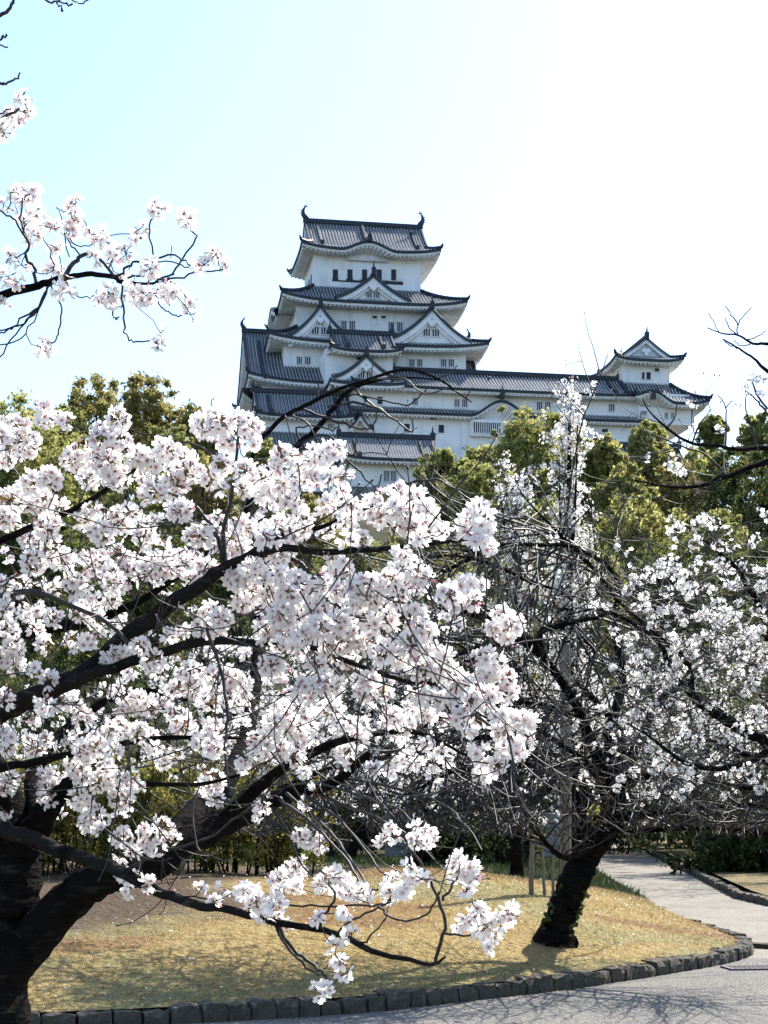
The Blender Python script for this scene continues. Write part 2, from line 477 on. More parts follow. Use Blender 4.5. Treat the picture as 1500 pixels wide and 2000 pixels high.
def irimoya(root, rect, ze, zr, gi, fs, wall, lift=0.8, bump=None, th=0.5, orient='U', verge=0.5, name='roof', spikes=True, c=0.35, zw=None, spacing=0.46, fishes=0, fish_h=1.75, drop=True):
    """hip-and-gable roof, ridge along u ('U') or along v ('V')"""
    u0, u1, v0, v1 = rect
    if orient == 'U':
        vc = (v0 + v1) / 2; run = (v1 - v0) / 2
        b0, b1 = v0 + fs * run, v1 - fs * run
        a0, a1 = u0 + gi, u1 - gi
        zi = ze + (zr - ze) * prof(fs, c)
    else:
        uc = (u0 + u1) / 2; run = (u1 - u0) / 2
        a0, a1 = u0 + fs * run, u1 - fs * run
        b0, b1 = v0 + gi, v1 - gi
        zi = ze + (zr - ze) * prof(fs, c)
    cc = c * fs / (1 - c + c * fs)
    ro = skirt(root, rect, (a0, a1, b0, b1), ze, zi, wall, lift=lift, sides='SWEN', bump=bump, th=th, zw=zw, name=name, spacing=spacing, c=cc)
    mr, mw, mt = MB(), MB(), MB()
    full = ze + 0.0
    for a in ('SN' if orient == 'U' else 'WE'):
        sd = Side(a, rect, run)
        e0, e1 = (a0, a1) if orient == 'U' else (b0, b1)
        L = lambda s: e0 - verge; R = lambda s: e1 + verge
        zf = lambda x, t, s: ze + (zr - ze) * prof(s, c) + 0.03
        slope(mr, sd, L, R, zf, fs, 1.0, spacing=spacing, ns=6)
        # descending verge ridges
        for x in (e0 - verge + 0.15, e1 + verge - 0.15, e0 + 1.3, e1 - 1.3):
            pts = []
            for k in range(7):
                s = fs - 0.12 * (1 if x in (e0 + 1.3, e1 - 1.3) else 0) + (1 - fs) * k / 6 * 0.985
                u, v = sd.uv(x, s); pts.append((u, v, zf(x, 0, s) + 0.2))
            mr.tube(pts, 0.2, 6, 2)
            if x in (e0 + 1.3, e1 - 1.3):
                p = pts[0]; mr.box(p[0] - .25, p[0] + .25, p[1] - .25, p[1] + .25, p[2] - .3, p[2] + .45, 2)
    # gable walls with bargeboards
    for e in (0, 1):
        mw, mt = MB(), MB()
        n = 10
        cur = []
        for k in range(2 * n + 1):
            q = -1 + k / n; s = 1 - abs(q) * (1 - fs)
            off = -q * run * (1 - fs)
            cur.append((off, ze + (zr - ze) * prof(s, c)))
        if orient == 'U':
            uw = a0 + 0.25 if e == 0 else a1 - 0.25
            ub = a0 - verge + 0.12 if e == 0 else a1 + verge - 0.12
            P = lambda o, z, uu: (uu, vc + o, z)
        else:
            uw = b0 + 0.25 if e == 0 else b1 - 0.25
            ub = b0 - verge + 0.12 if e == 0 else b1 + verge - 0.12
            P = lambda o, z, uu: (uc + o, uu, z)
        mw.add([P(o, z, uw) for o, z in cur], [tuple(range(len(cur)))], 0)
        lo = [(o * 0.98, z - 0.5) for o, z in cur]
        hi = [(o, z - 0.05) for o, z in cur]
        mt.grid([[P(o, z, ub) for o, z in hi], [P(o, z, ub) for o, z in lo], [P(o, z, ub + (0.3 if e == 0 else -0.3)) for o, z in lo]], 0)
        mt.grid([[P(o, z - 0.02, ub) for o, z in hi], [P(o, z - 0.02, uw) for o, z in hi]], 0)
        r0 = min(.6, run * .12); zc = zr - 1.0 - r0
        for (dx, dz, rr) in ((-.55, 0, .5), (.55, 0, .5), (0, -.3, .6), (0, -.9, .35)):
            ang = [i * math.pi / 4 for i in range(8)]
            sg = -1 if e == 0 else 1
            ring = [((dx + rr * math.cos(t)) * r0, zc + (dz + rr * math.sin(t)) * r0) for t in ang]
            o = [P(x, z, ub + sg * (.05 + .01 * rr)) for x, z in ring] + [P(x, z, ub - sg * .25) for x, z in ring]
            mt.add(o, [tuple(range(8))] + [(i, i + 8, (i + 1) % 8 + 8, (i + 1) % 8) for i in range(8)], 0)
        cpart(mw, 'gable_wall', M['plaster'], root, sub=ro)
        cpart(mt, 'bargeboard', M['trim'], root, sub=ro)
    # main ridge
    if orient == 'U':
        pr = [(a0 - verge - .1, vc), (a1 + verge + .1, vc)]
    else:
        pr = [(uc, b0 - verge - .1), (uc, b1 + verge + .1)]
    (p0, q0), (p1, q1) = pr
    for (h0, h1, wd) in ((0.0, 0.35, 0.32), (0.353, 0.62, 0.24)):
        if orient == 'U': mr.box(p0, p1, q0 - wd, q0 + wd, zr + h0, zr + h1, 2)
        else: mr.box(p0 - wd, p0 + wd, q0, q1, zr + h0, zr + h1, 2)
    if spikes:
        for (p, q) in pr: ornament(mr, (p, q, zr + .5), 1.3)
    cpart(mr, 'upper_roof', rmats(), root, sub=ro)
    if fishes:
        for (p, q), sg in zip(pr, (1, -1)):
            fish(root, (p + sg * .35, q, zr + 0.7), sg, fish_h, parent=ro)
    return ro

def bell(uc, hw, h):
    """undulating gable profile: raised middle with reversed shoulders"""
    def f(x):
        t = abs(x - uc) / hw
        if t >= 1: return 0.0
        return h * (0.5 + 0.5 * math.cos(math.pi * t)) ** 0.85
    return f

# ================================================================== main keep
keep = castle_thing('castle_keep', 'tall white castle keep with five tiers of dark tiled roofs and fish ornaments', 'castle', 0, -5)
# --- top storey
vT = -5.5
uL, uR = U(612, vT), U(822, vT)
bT = 4.5
zT0, zT1 = Z(717, 575, vT), Z(717, 494, vT)
walls(keep, (uL, uR, vT, bT), zT0, zT1 + .4)
ve = vT - 2.3
rectT = (U(588, ve), U(862, ve), ve, bT + 2.6)
zeT = Z(725, 488, ve)
zrT = Z(705, 441, -0.4)
irimoya(keep, rectT, zeT, zrT, 1.9, 0.30, (uL, uR, vT, bT), lift=0.75, bump=bell(U(722, ve), 4.1, 1.25), th=0.42, fishes=1, fish_h=1.75, spikes=False)
# recessed wall of the undulating gable with its pendant
mb = MB(); uc = U(722, ve)
P = [(uc + x, zeT - .7 + bell(uc, 4.1, 1.25)(uc + x) * .8) for x in np.linspace(-3, 3, 15)]
mb.add([(uc - 3, vT - .45, zT1 - 1.3), (uc + 3, vT - .45, zT1 - 1.3)] + [(a, vT - .45, b) for a, b in P[::-1]], [tuple(range(17))], 0)
cpart(mb, 'undulating_gable', M['plaster_old'], keep)
# ridge up the slope above the undulating gable
mb = MB()
mb.tube([(uc, ve - .05, zeT + 1.55), (uc, ve + 1.6, zeT + 2.1), (uc, ve + 3.6, zeT + 2.75), (uc, -0.9, zrT - .2)], [.3, .24, .22, .2], 6, 0)
ornament(mb, (uc, ve - .1, zeT + 1.7), 1.2, mat=0)
cpart(mb, 'gable_ridge', M['ridge'], keep)
# window band: dark openings alternating with white shutters
for a, b in ((650, 660), (678.5, 688.5), (707, 717), (735, 745.5), (764, 773.5)):
    pxwin(keep, a, 526, b, 548, vT, bars=0, frame=False)
    mbp = MB(); ua, z1 = UZ(b + 1.2, 527, vT); ub, z0 = UZ(b + 15.5, 548, vT)
    mbp.box(ua, ub, vT - .08, vT + .05, z0, z1, 0); cpart(mbp, 'shutter', M['trim'], keep)
mb = MB(); ua, z1 = UZ(649, 549.3, vT); ub, z0 = UZ(787, 550.4, vT)
mb.box(ua, ub, vT - .06, vT, z0, z1, 0); cpart(mb, 'sill_rail', M['dark'], keep)
for k in range(3):
    mb = MB(); v = vT + 1.6 + k * 2.3
    mb.box(uL - .04, uL + .1, v, v + 1.3, Z(612, 547, vT), Z(612, 528, vT), 0)
    cpart(mb, 'window', M['dark'], keep)
# --- tier 5 roof
def tier(eL, eR, vE, eY, tipY, inner, zi, wallrect, vBack, lift, **k):
    rect = (U(eL, vE), U(eR, vE), vE, vBack)
    ze = Z((eL + eR) / 2, eY, vE)
    return rect, ze, skirt(keep, rect, inner, ze, zi, wallrect, lift=lift, **k)
v5 = -8.3; u5 = (U(579, v5), U(870, v5)); b5 = 6.5
tier(549, 914, v5 - 2.3, 590, 571, (uL, uR, vT, bT), Z(717, 566, vT) + .1, (*u5, v5, b5), b5 + 2.2, 0.95, sides='SWEN')
walls(keep, (*u5, v5, b5), Z(725, 652, v5), Z(725, 598, v5) + .5)
gable(keep, U(730, v5 - 1.9), Z(730, 588, v5 - 1.9), Z(730, 541, v5 - 1.9), U(804, v5 - 1.9) - U(730, v5 - 1.9), v5 - 1.9, -4.5, win=(.9, 0.85, .65), spike=1.7)
for a, y in ((666, 627), (682.5, 627), (758.5, 629), (775, 629.5)): pxwin(keep, a, y, a + 11, y + 19.5, v5, bars=3)
for x in (732, 749): pxwin(keep, x - 4.5, 617, x + 4.5, 622.5, v5, bars=0)
for x in (640, 720, 734, 811): pxwin(keep, x - 5, 600, x + 5, 604, v5, bars=3)
# undulating gable on the west side of tier five
mb = MB(); uw = U(549, v5 - 2.3)
zc = Z(549, 590, v5 - 2.3)
ys = np.linspace(-5.2, 5.2, 25); vc = -1.0
pr = [(vc + y, zc + 1.5 * (0.5 + .5 * math.cos(math.pi * y / 5.2)) ** .9 - .1) for y in ys]
mb.grid([[(uw - .5, a, b) for a, b in pr], [(uw - .5, a, b + .4) for a, b in pr], [(uw + 3.2, a, b + 1.0) for a, b in pr]], 0)
mb.grid([[(uw - .4, a, b) for a, b in pr], [(uw - .4, a, b - .55) for a, b in pr], [(uw + 2.5, a, b - .5) for a, b in pr]], 3)
cpart(mb, 'side_gable_roof', rmats(), keep)
# --- tier 4 roof with twin gables
v4 = -10.8; u4 = (U(554, v4), U(910, v4)); b4 = 7.5
vE4 = v4 - 2.3
tier(524, 956, vE4, 671, 660, (*u5, v5, b5), Z(725, 648, v5) + .1, (*u4, v4, b4), b4 + 1.5, 0.9, sides='SWEN')
walls(keep, (*u4, v4, b4), Z(725, 735, v4), Z(725, 682, v4) + .5)
vg = vE4 + .45
for xc, ya, x1, yb in ((626.5, 601, 690, 663), (844.5, 606, 921, 667)):
    gable(keep, U(xc, vg), Z(xc, yb, vg), Z(xc, ya, vg), U(x1, vg) - U(xc, vg), vg, v5 + 1, win=(1.05, 1.0, .95), spike=1.5, board=.95)
for a, b in ((579.5, 590), (595, 606.5)): pxwin(keep, a, 697, b, 712, v4, bars=3)
for a, b in ((799, 809.5), (814.5, 825), (861, 871.5), (876, 887)): pxwin(keep, a, 702, b, 717, v4, bars=3)
# --- tier 3: great hip-and-gable roof running the width of the keep
vE3 = -15.5; v3 = -13.4; b3 = 4.0
rect3 = (U(483, vE3), U(953, vE3), vE3, 6.0)
u3 = (U(512, v3), U(925, v3))
ze3 = Z(560, 743, vE3); zr3 = Z(520, 652, -4.75)
irimoya(keep, rect3, ze3, zr3, 1.2, .16, (*u3, v3, b3), lift=1.0, fishes=1, fish_h=1.35, spikes=False, verge=.9, c=.42)
walls(keep, (*u3, v3, b3), Z(560, 840, v3), ze3 + .2)
# great side eaves under it on the west
rect2 = (U(468, v3 + 1), u3[1], v3 - 1.2, 7.5)
z2 = Z(470, 768, v3)
skirt(keep, (U(472, v3 - 1.5), u3[1] + .5, v3 - 1.5, 9.0), (u3[0] + .05, u3[1], v3 + .02, b3), z2 - .3, z2 + 1.6, (u3[0], u3[1], v3, b3), lift=.7, sides='W', zw=z2 - 1.9, th=.5, hips=False)
# --- projecting bay with its own roof and the small gable below
vb = -17.2
ub = (U(636, vb), U(767, vb))
walls(keep, (*ub, vb, -11), Z(700, 755, vb), Z(700, 689, vb) + .4, name='bay_wall')
vbe = vb - 1.9
rb = (U(645, vbe), U(789, vbe), vbe, -8.5)
irimoya(keep, rb, Z(715, 684, vbe), Z(700, 654, -13.8), 1.3, .3, (*ub, vb, -10.5), lift=.55, th=.35, spikes=True, name='bay_roof')
pxwin(keep, 696, 698, 714, 704, vb, bars=0, name='vent')
vg = -19.4
gable(keep, U(716, vg), Z(716, 742, vg), Z(716, 698, vg), U(776, vg) - U(716, vg), vg, -14.5, win=(.95, .95, .35), spike=1.0, board=.8)
# roof strip that carries that small gable
skirt(keep, (U(643, -20.2), U(793, -20.2), -20.2, -12), (U(648, -17), U(785, -17), -17.15, -13), Z(716, 748, -20.2), Z(716, 733, -17), (U(655, -17.6), U(785, -17.6), -17.6, -12), lift=.3, sides='SWE', name='bay_skirt_roof', hips=False)

# ================================================================== long corridor building
cor = castle_thing('corridor_building', 'long white two-storey castle corridor with tiled roof running right from the keep', 'castle building', 22, -18)
vc = -18.0; vce = -19.8
uc0, uc1 = U(655, vc), U(1247, vc)
zce = Z(1000, 763, vce)
zcr = Z(1000, 735, -14.5)
mr, mt = MB(), MB()
cr = (U(690, vce), U(1279, vce), vce, -9.2)
irimoya(cor, cr, zce, zcr, 4.2, .22, (uc0, uc1, vc, -10.5), lift=.35, th=.3, spikes=True)
walls(cor, (uc0, uc1, vc, -10.5), Z(950, 925, vc), zce - .1)
# pent roof between the storeys with an undulating gable over the lattice bay
vpe = vc - 1.6
pent_b = bell(U(981, vpe), U(1040, vpe) - U(981, vpe), 2.1)
skirt(cor, (uc0 - .2, uc1 + 1.5, vpe, -11), (uc0, uc1, vc + .02, -12), Z(830, 806, vpe), Z(830, 798, vc), (uc0, uc1, vc, -11), lift=.1, sides='S', bump=pent_b, name='pent_roof', hips=False, th=.3)
mb = MB(); uk = U(981, vpe); zk = Z(981, 806, vpe)
ornament(mb, (uk, vpe - .05, zk + 2.4), 1.4, mat=0); mb.tube([(uk, vpe, zk + 2.3), (uk, vc + .2, zk + 2.6)], .25, 6, 0)
cpart(mb, 'gable_ridge', M['ridge'], cor)
# lattice bay
vl = vc - .9
ua, z1 = UZ(920, 823, vl); ub_, z0 = UZ(982, 851, vl)
mb = MB(); mb.box(ua, ub_, vl, vc + .1, z0 - .15, z1 + .3, 0)
lat = cpart(mb, 'lattice_bay', M['trim'], cor)
window(cor, (ua + ub_) / 2, z0 + .25, ub_ - ua - .6, z1 - z0 - .35, vl, bars=13, parent=lat)
for a, b, y0, y1, n in ((736.5, 747, 775, 790, 0), (806, 816, 777, 791, 3), (887, 897.5, 780, 795, 3), (902, 913, 780, 796, 3), (1048, 1059, 785, 801, 3), (1064, 1075, 785, 801, 3), (1123, 1138, 789, 803, 4), (1188.5, 1200, 789, 804, 3),
                        (789, 800, 828, 844, 0), (856, 867, 830, 846, 0), (1175, 1187, 838, 845, 0), (1281, 1290, 856, 870, 0), (1297, 1306, 856, 870, 0), (720, 730.5, 829, 842, 0), (711, 717, 775, 786, 0)):
    if a < 1247: pxwin(cor, a, y0, b, y1, vc, bars=n)
for x in (845, 1010): pxwin(cor, x - 6, 814, x + 6, 820, vc, bars=0, name='vent')

# ================================================================== lower wing at the left foot of the keep
wing = castle_thing('castle_wing', 'low white wing with broad striped tile roof at the left foot of the keep', 'castle building', -16, -19)
vw = -21.5
uw0, uw1 = U(506, vw), U(690, vw)
rw = (U(500, vw - 1.6), U(694, vw - 1.6), vw - 1.6, vw + 8.4)
irimoya(wing, rw, Z(590, 811, vw - 1.6), Z(585, 770, vw + 3.4), .8, .12, (uw0, uw1, vw, vw + 6), lift=.3, th=.3, verge=.6)
walls(wing, (uw0, uw1, vw, vw + 6.5), Z(600, 900, vw), Z(600, 815, vw) + .3)
gable(wing, U(703, vw + .2), Z(703, 842, vw + .2), Z(703, 813, vw + .2), U(726, vw) - U(703, vw), vw - .5, vw + 3, wallmat='beige', spike=.6, board=.35, th=.2)
skirt(wing, (U(506, vw - 3.5), U(688, vw - 3.5), vw - 3.5, vw + 2), (U(514, vw), U(686, vw), vw + .02, vw + 1), Z(600, 874, vw - 3.5), Z(600, 846, vw), (U(515, vw - 1.6), U(684, vw - 1.6), vw - 1.6, vw + 1), lift=.5, sides='SWE', name='lower_roof', th=.3)
walls(wing, (U(515, vw - 1.6), U(684, vw - 1.6), vw - 1.6, vw + 1), Z(600, 960, vw - 1.6), Z(600, 880, vw - 1.6), name='lower_wall')
for a, b in ((515, 531), (640, 652)): pxwin(wing, a, 834 if a < 600 else 828, b, 850 if a < 600 else 838, vw, bars=4)

# ================================================================== gate turret, lower and nearer
gate = castle_thing('gate_turret', 'small white turret with sagging tiled roof below the corridor', 'castle building', 2, -33)
vt = -34.0
ut0, ut1 = U(683, vt), U(850, vt)
rg = (U(668, vt - 2), U(868, vt - 2), vt - 2, vt + 9)
zte, ztr = Z(770, 896, vt - 2), Z(770, 857, vt + 3.5)
irimoya(gate, rg, zte, ztr, 1.0, .16, (ut0, ut1, vt, vt + 7), lift=.5, th=.35, c=.5, verge=.5, spacing=.36)
walls(gate, (ut0, ut1, vt, vt + 7), Z(750, 952, vt), zte + .1)
for a, b in ((749, 760), (763, 774)): pxwin(gate, a, 920, b, 941, vt, bars=4)
for k in range(9):   # brackets under the eaves
    pass
M['stone'] = mat('castle_stone', (0.16, 0.155, 0.15), 0.9, noise=[(0.9, (0.32, 0.31, 0.29), 0.4, 0.7, 3), (0.25, (0.09, 0.09, 0.09), 0.45, 0.7, 4)], bump=(1.3, 0.9, 0.4))
def stone_base(label, rect, z0, z1, batter):
    t = castle_thing('stone_wall', label, 'stone wall', (rect[0] + rect[1]) / 2, rect[2])
    mb = MB(); u0, u1, v0, v1 = rect
    rnd = random.Random(int(u0 * 10))
    nz = max(3, int((z1 - z0) / 1.1)); H = z1 - z0
    for i in range(nz):
        a, b = i / nz, (i + 1) / nz
        o0 = batter * (1 - a) ** 1.6
        x = u0 - o0
        while x < u1 + o0:
            w = rnd.uniform(.8, 1.9); x2 = min(x + w, u1 + o0)
            d = rnd.uniform(-.06, .12)
            mb.box(x + .02, x2 - .02, v0 - o0 - d, v0 - o0 + 1.2, z0 + H * a + .02, z0 + H * b - .02, 0)
            x = x2
        y = v0 - o0 + 1.25
        while y < v1:
            w = rnd.uniform(.9, 1.9); y2 = min(y + w, v1); d = rnd.uniform(-.06, .12)
            mb.box(u0 - o0 - d, u0 - o0 + 1.1, y + .02, y2 - .02, z0 + H * a + .02, z0 + H * b - .02, 0); y = y2
    mb.box(u0, u1, v0 + .5, v1, z0, z1 - .05, 0)
    cpart(mb, 'stonework', M['stone'], t)
    return t
stone_base('dark stone footing under the small gate turret', (ut0, ut1 + 8, vt + .1, vt + 7), 34, Z(750, 953, vt) + .02, 2.5)
stone_base('tall stone base wall under the long corridor', (U(505, vc), U(1360, vc), vc + 1.0, -4), 30, Z(950, 925, vc) + .03, 5)

# ================================================================== right-hand tower
tw = castle_thing('corner_tower', 'small white corner tower with gabled roof at the far end of the corridor', 'castle tower', 37, -15)
vr = -16.5; dR = 11.0
ur0, ur1 = U(1216, vr), U(1308, vr)
walls(tw, (ur0, ur1, vr, vr + dR), Z(1260, 768, vr), Z(1260, 706, vr) + .5)
walls(tw, (ur0 - .02, ur1 + .02, vr - .02, vr + dR), Z(1260, 768, vr), Z(1260, 747, vr), name='stained_wall', m='plaster_old')
vre = vr - 1.9
rt = (U(1202, vre), U(1337, vre), vre, vr + dR + 1.7)
irimoya(tw, rt, Z(1262, 702, vre), Z(1259, 664, vre + 2), 2.0, .34, (ur0, ur1, vr, vr + dR), lift=.55, th=.3, orient='V', c=.3, verge=.5)
pxwin(tw, 1253.5, 727, 1258.5, 741, vr, bars=0); pxwin(tw, 1262, 727, 1270.5, 742, vr, bars=0)
pxwin(tw, 1278, 719.5, 1287, 726, vr, bars=0, name='vent')
# lower storey with flared roof on the right and an undulating gable in front
vq = -18.6
uq0, uq1 = U(1247, vq), U(1356, vq)
walls(tw, (uq0, uq1, vq, vq + 13), Z(1300, 829, vq), Z(1300, 783, vq) + 1, name='lower_wall', m='plaster')
vqe = vq - 1.9
skirt(tw, (U(1240, vqe), U(1388, vqe), vqe, vq + 15), (ur0 - .3, ur1 + .05, vr - .02, vr + dR), Z(1345, 787, vqe), Z(1300, 752, vr), (uq0, uq1, vq, vq + 13), lift=.7, sides='SE', bump=bell(U(1276, vqe), U(1322, vqe) - U(1276, vqe), 1.5), name='lower_roof', th=.4, c=.5)
mb = MB(); ornament(mb, (U(1276, vqe), vqe, Z(1276, 777, vqe) + .3), .9, mat=0); cpart(mb, 'end_tile', M['ridge'], tw)
for a, b in ((1252, 1263), (1298, 1304), (1310, 1316)): pxwin(tw, a, 803 if a < 1270 else 806, b, 811 if a < 1270 else 818, vq, bars=3)
for x in (1273, 1287): pxwin(tw, x - 6, 786, x + 5, 792, vq, bars=0, name='vent')

# low roofed wall near the tower foot
lw = castle_thing('roofed_wall', 'plaster garden wall with striped tile coping below the corner tower', 'wall', 32, -27)
v0 = -27.0
for (a, b, yt, ye) in ((1170, 1338, 874, 899),):
    rect = (U(a, v0 - 1.6), U(b, v0 - 1.6), v0 - 1.6, v0 + 2.6)
    irimoya(lw, rect, Z(1250, ye, v0 - 1.6), Z(1250, yt, v0 + .5), .5, .12, (U(a + 6, v0), U(b - 6, v0), v0, v0 + 1.2), lift=.1, th=.2, verge=.3, spacing=.6)
    walls(lw, (U(a + 6, v0), U(b - 6, v0), v0, v0 + 1.2), Z(1250, 935, v0), Z(1250, ye, v0), m='plaster_old')
# ================================================================== ground
rng = np.random.default_rng(7)
def sm(t): t = np.clip(t, 0, 1); return t * t * (3 - 2 * t)
def hill(X, Y):
    X, Y = np.asarray(X, float), np.asarray(Y, float)
    h = 37 * sm((Y - 70) / 145.0) * sm((230 - np.abs(X)) / 110.0)
    return h + 0.5 * np.sin(X * .11) * np.sin(Y * .07) * sm((Y - 60) / 40) - 0.03
KERB = [(-9, 10.6), (-5, 11.2), (-2.5, 11.7), (-0.93, 12.3), (-0.19, 12.7), (0.61, 13.4), (1.52, 14.25), (2.32, 15.2), (3.1, 16.2), (3.55, 17.0), (3.78, 17.8), (3.8, 18.8), (3.72, 20.5)]
kp = np.array(KERB)
def kerb_curve(n):
    """smooth kerb line resampled evenly"""
    P = kp; out = []
    for i in range(len(P) - 1):
        p0, p1, p2, p3 = P[max(i - 1, 0)], P[i], P[i + 1], P[min(i + 2, len(P) - 1)]
        for t in np.linspace(0, 1, 12, endpoint=False):
            out.append(.5 * ((2 * p1) + (-p0 + p2) * t + (2 * p0 - 5 * p1 + 4 * p2 - p3) * t * t + (-p0 + 3 * p1 - 3 * p2 + p3) * t ** 3))
    out = np.array(out + [P[-1]])
    s = np.concatenate([[0], np.cumsum(np.linalg.norm(np.diff(out, axis=0), axis=1))])
    q = np.linspace(0, s[-1], n)
    return np.stack([np.interp(q, s, out[:, 0]), np.interp(q, s, out[:, 1])], 1)
KC = kerb_curve(400)
itip = int(np.argmax(KC[:, 0]))
def kerbY(X): return np.interp(X, KC[:itip, 0], KC[:itip, 1])
RE = [(17.0, 3.6), (17.8, 3.78), (18.8, 3.8), (20.5, 3.72), (23, 3.75), (27.2, 4.2), (39, 4.85), (60, 6.0)]
def rightX(Y): return np.interp(Y, [a for a, b in RE], [b for a, b in RE])
def lawn_z(X, Y):
    X, Y = np.asarray(X, float), np.asarray(Y, float)
    df = Y - kerbY(np.minimum(X, 3.79)); dr = rightX(Y) - X
    a = 1 - np.exp(-np.clip(df, 0, None) / 4.2); b = 1 - np.exp(-np.clip(dr, 0, None) / 1.3)
    bumps = .035 * np.sin(X * 1.7 + .6 * Y) + .03 * np.sin(Y * 1.3 - X * .8 + 1)
    return 0.118 + (0.69 + bumps * 1.2) * a * b * (1 - .93 * sm((Y - 21.5) / 7.5)) - .1 * sm((Y - 22) / 8)

M['ground'] = mat('forest_ground', (0.045, 0.038, 0.022), 0.95, spec=.1, noise=[(0.5, (0.03, 0.045, 0.012), 0.45, 0.65, 6), (3.0, (0.08, 0.06, 0.035), 0.55, 0.75, 5)], bump=(4.0, 0.8, 0.2))
M['asphalt'] = mat('road_asphalt', (0.105, 0.10, 0.09), 0.95, spec=.25, noise=[(70.0, (0.32, 0.30, 0.26), 0.5, 0.64, 3), (0.9, (0.18, 0.17, 0.15), 0.42, 0.7, 6), (45.0, (0.03, 0.03, 0.03), 0.55, 0.66, 3)], bump=(90.0, 0.7, 0.012))
M['path'] = mat('path_paving', (0.17, 0.15, 0.12), 0.95, spec=.25, noise=[(50.0, (0.34, 0.30, 0.24), 0.5, 0.65, 4), (0.9, (0.13, 0.12, 0.10), 0.45, 0.75, 6), (4.0, (0.22, 0.20, 0.17), 0.5, 0.7, 5)], bump=(60.0, 0.6, 0.012))
M['lawn'] = mat('dry_lawn_soil', (0.25, 0.18, 0.075), 0.95, spec=.2, attr=True, noise=[(25.0, (0.30, 0.23, 0.11), 0.6, 0.8, 4), (9.0, (0.09, 0.06, 0.03), 0.56, 0.72, 5)], bump=(14.0, 1.0, 0.08))
M['kerb'] = mat('mossy_kerb_stone', (0.07, 0.062, 0.046), 0.95, spec=.25, noise=[(11.0, (0.17, 0.155, 0.12), 0.52, 0.75, 6), (4.0, (0.02, 0.022, 0.014), 0.48, 0.68, 5)], bump=(22.0, 0.9, 0.03))

def sheet(name, fz, xs, ys, m, mask=None):
    X, Y = np.meshgrid(xs, ys)
    V = np.stack([X, Y, fz(X, Y)], -1).reshape(-1, 3)
    n, k = X.shape
    i, j = np.meshgrid(np.arange(n - 1), np.arange(k - 1), indexing='ij')
    Fq = np.stack([i * k + j, i * k + j + 1, (i + 1) * k + j + 1, (i + 1) * k + j], -1).reshape(-1, 4)
    return np_mesh(name, V, Fq, m, smooth=True)
xs = np.concatenate([np.linspace(-1500, -160, 12), np.linspace(-150, 150, 80), np.linspace(160, 1500, 12)])
ys = np.concatenate([np.linspace(-200, -10, 6), np.linspace(0, 300, 100), np.linspace(320, 3000, 20)])
structure(sheet('ground', hill, xs, ys, M['ground']))
structure(sheet('road', lambda X, Y: X * 0 + .004, np.linspace(-40, 60, 30), np.linspace(-30, 16.9, 40), M['asphalt']))
# road also runs on past the tip of the lawn, where the path joins it
mb = MB()
P = []
for Y in np.linspace(16.9, 60, 40):
    l = float(rightX(Y)) - .3
    r = float(np.interp(Y, [16.9, 18, 19.5, 22, 25, 27, 39, 60], [60, 14, 8.2, 6.6, 5.75, 5.75, 6.9, 8.6]))
    P.append([(l + (r - l) * t, Y, 0.008 if Y > 17 else 0.0) for t in np.linspace(0, 1, 12)])
mb.grid(P, 0)
structure(mb.build('path', M['path']))
# lawn mound
xa = np.concatenate([np.linspace(-16, -5, 14)[:-1], np.linspace(-5, 3.72, 110)])
ta = np.linspace(0, 1, 60)
A1 = np.array([[(x, float(kerbY(x)) + (17.4 - float(kerbY(x))) * t) for x in xa] for t in ta])
yb = 17.4 + (46 - 17.4) * np.linspace(0, 1, 90) ** 1.25
A2 = np.array([[(-16 + (float(rightX(y)) - .02 + 16) * (x + 16) / 19.72, y) for x in xa] for y in yb])
A2[0] = A1[-1]
P = np.concatenate([A1, A2[1:]], 0)
Zl = lawn_z(P[..., 0], P[..., 1])
Vl = np.concatenate([P, Zl[..., None]], -1)
n, k = Zl.shape
i, j = np.meshgrid(np.arange(n - 1), np.arange(k - 1), indexing='ij')
Fq = np.stack([i * k + j, i * k + j + 1, (i + 1) * k + j + 1, (i + 1) * k + j], -1).reshape(-1, 4)
def fbm(X, Y, seed=0):
    r = np.random.default_rng(seed); out = X * 0
    for o in range(5):
        f = .55 * 1.9 ** o
        for _ in range(3):
            a = r.random() * 6.28; out = out + np.sin((X * math.cos(a) + Y * math.sin(a)) * f * r.uniform(.8, 1.4) + r.random() * 6.28) / (1.45 ** o) / 3
    return out
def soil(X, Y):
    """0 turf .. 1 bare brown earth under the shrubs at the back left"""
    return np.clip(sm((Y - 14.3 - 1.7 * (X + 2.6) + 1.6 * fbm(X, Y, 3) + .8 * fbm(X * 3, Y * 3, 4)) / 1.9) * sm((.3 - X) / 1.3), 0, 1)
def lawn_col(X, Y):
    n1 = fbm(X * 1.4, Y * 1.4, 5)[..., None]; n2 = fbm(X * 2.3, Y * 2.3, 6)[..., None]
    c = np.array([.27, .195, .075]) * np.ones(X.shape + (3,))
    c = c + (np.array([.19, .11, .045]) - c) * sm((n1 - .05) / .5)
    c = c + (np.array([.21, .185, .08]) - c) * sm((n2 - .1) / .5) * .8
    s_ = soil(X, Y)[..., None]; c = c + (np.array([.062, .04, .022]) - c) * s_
    g = sm((Y - 23.5) / 3)[..., None]; c = c + (np.array([.022, .032, .010]) - c) * g  # far turf turns green, darkened in colour for the shade under the trees
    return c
structure(np_mesh('lawn', Vl.reshape(-1, 3), Fq, M['lawn'], smooth=True, colors=lawn_col(P[..., 0], P[..., 1]).reshape(-1, 3)))
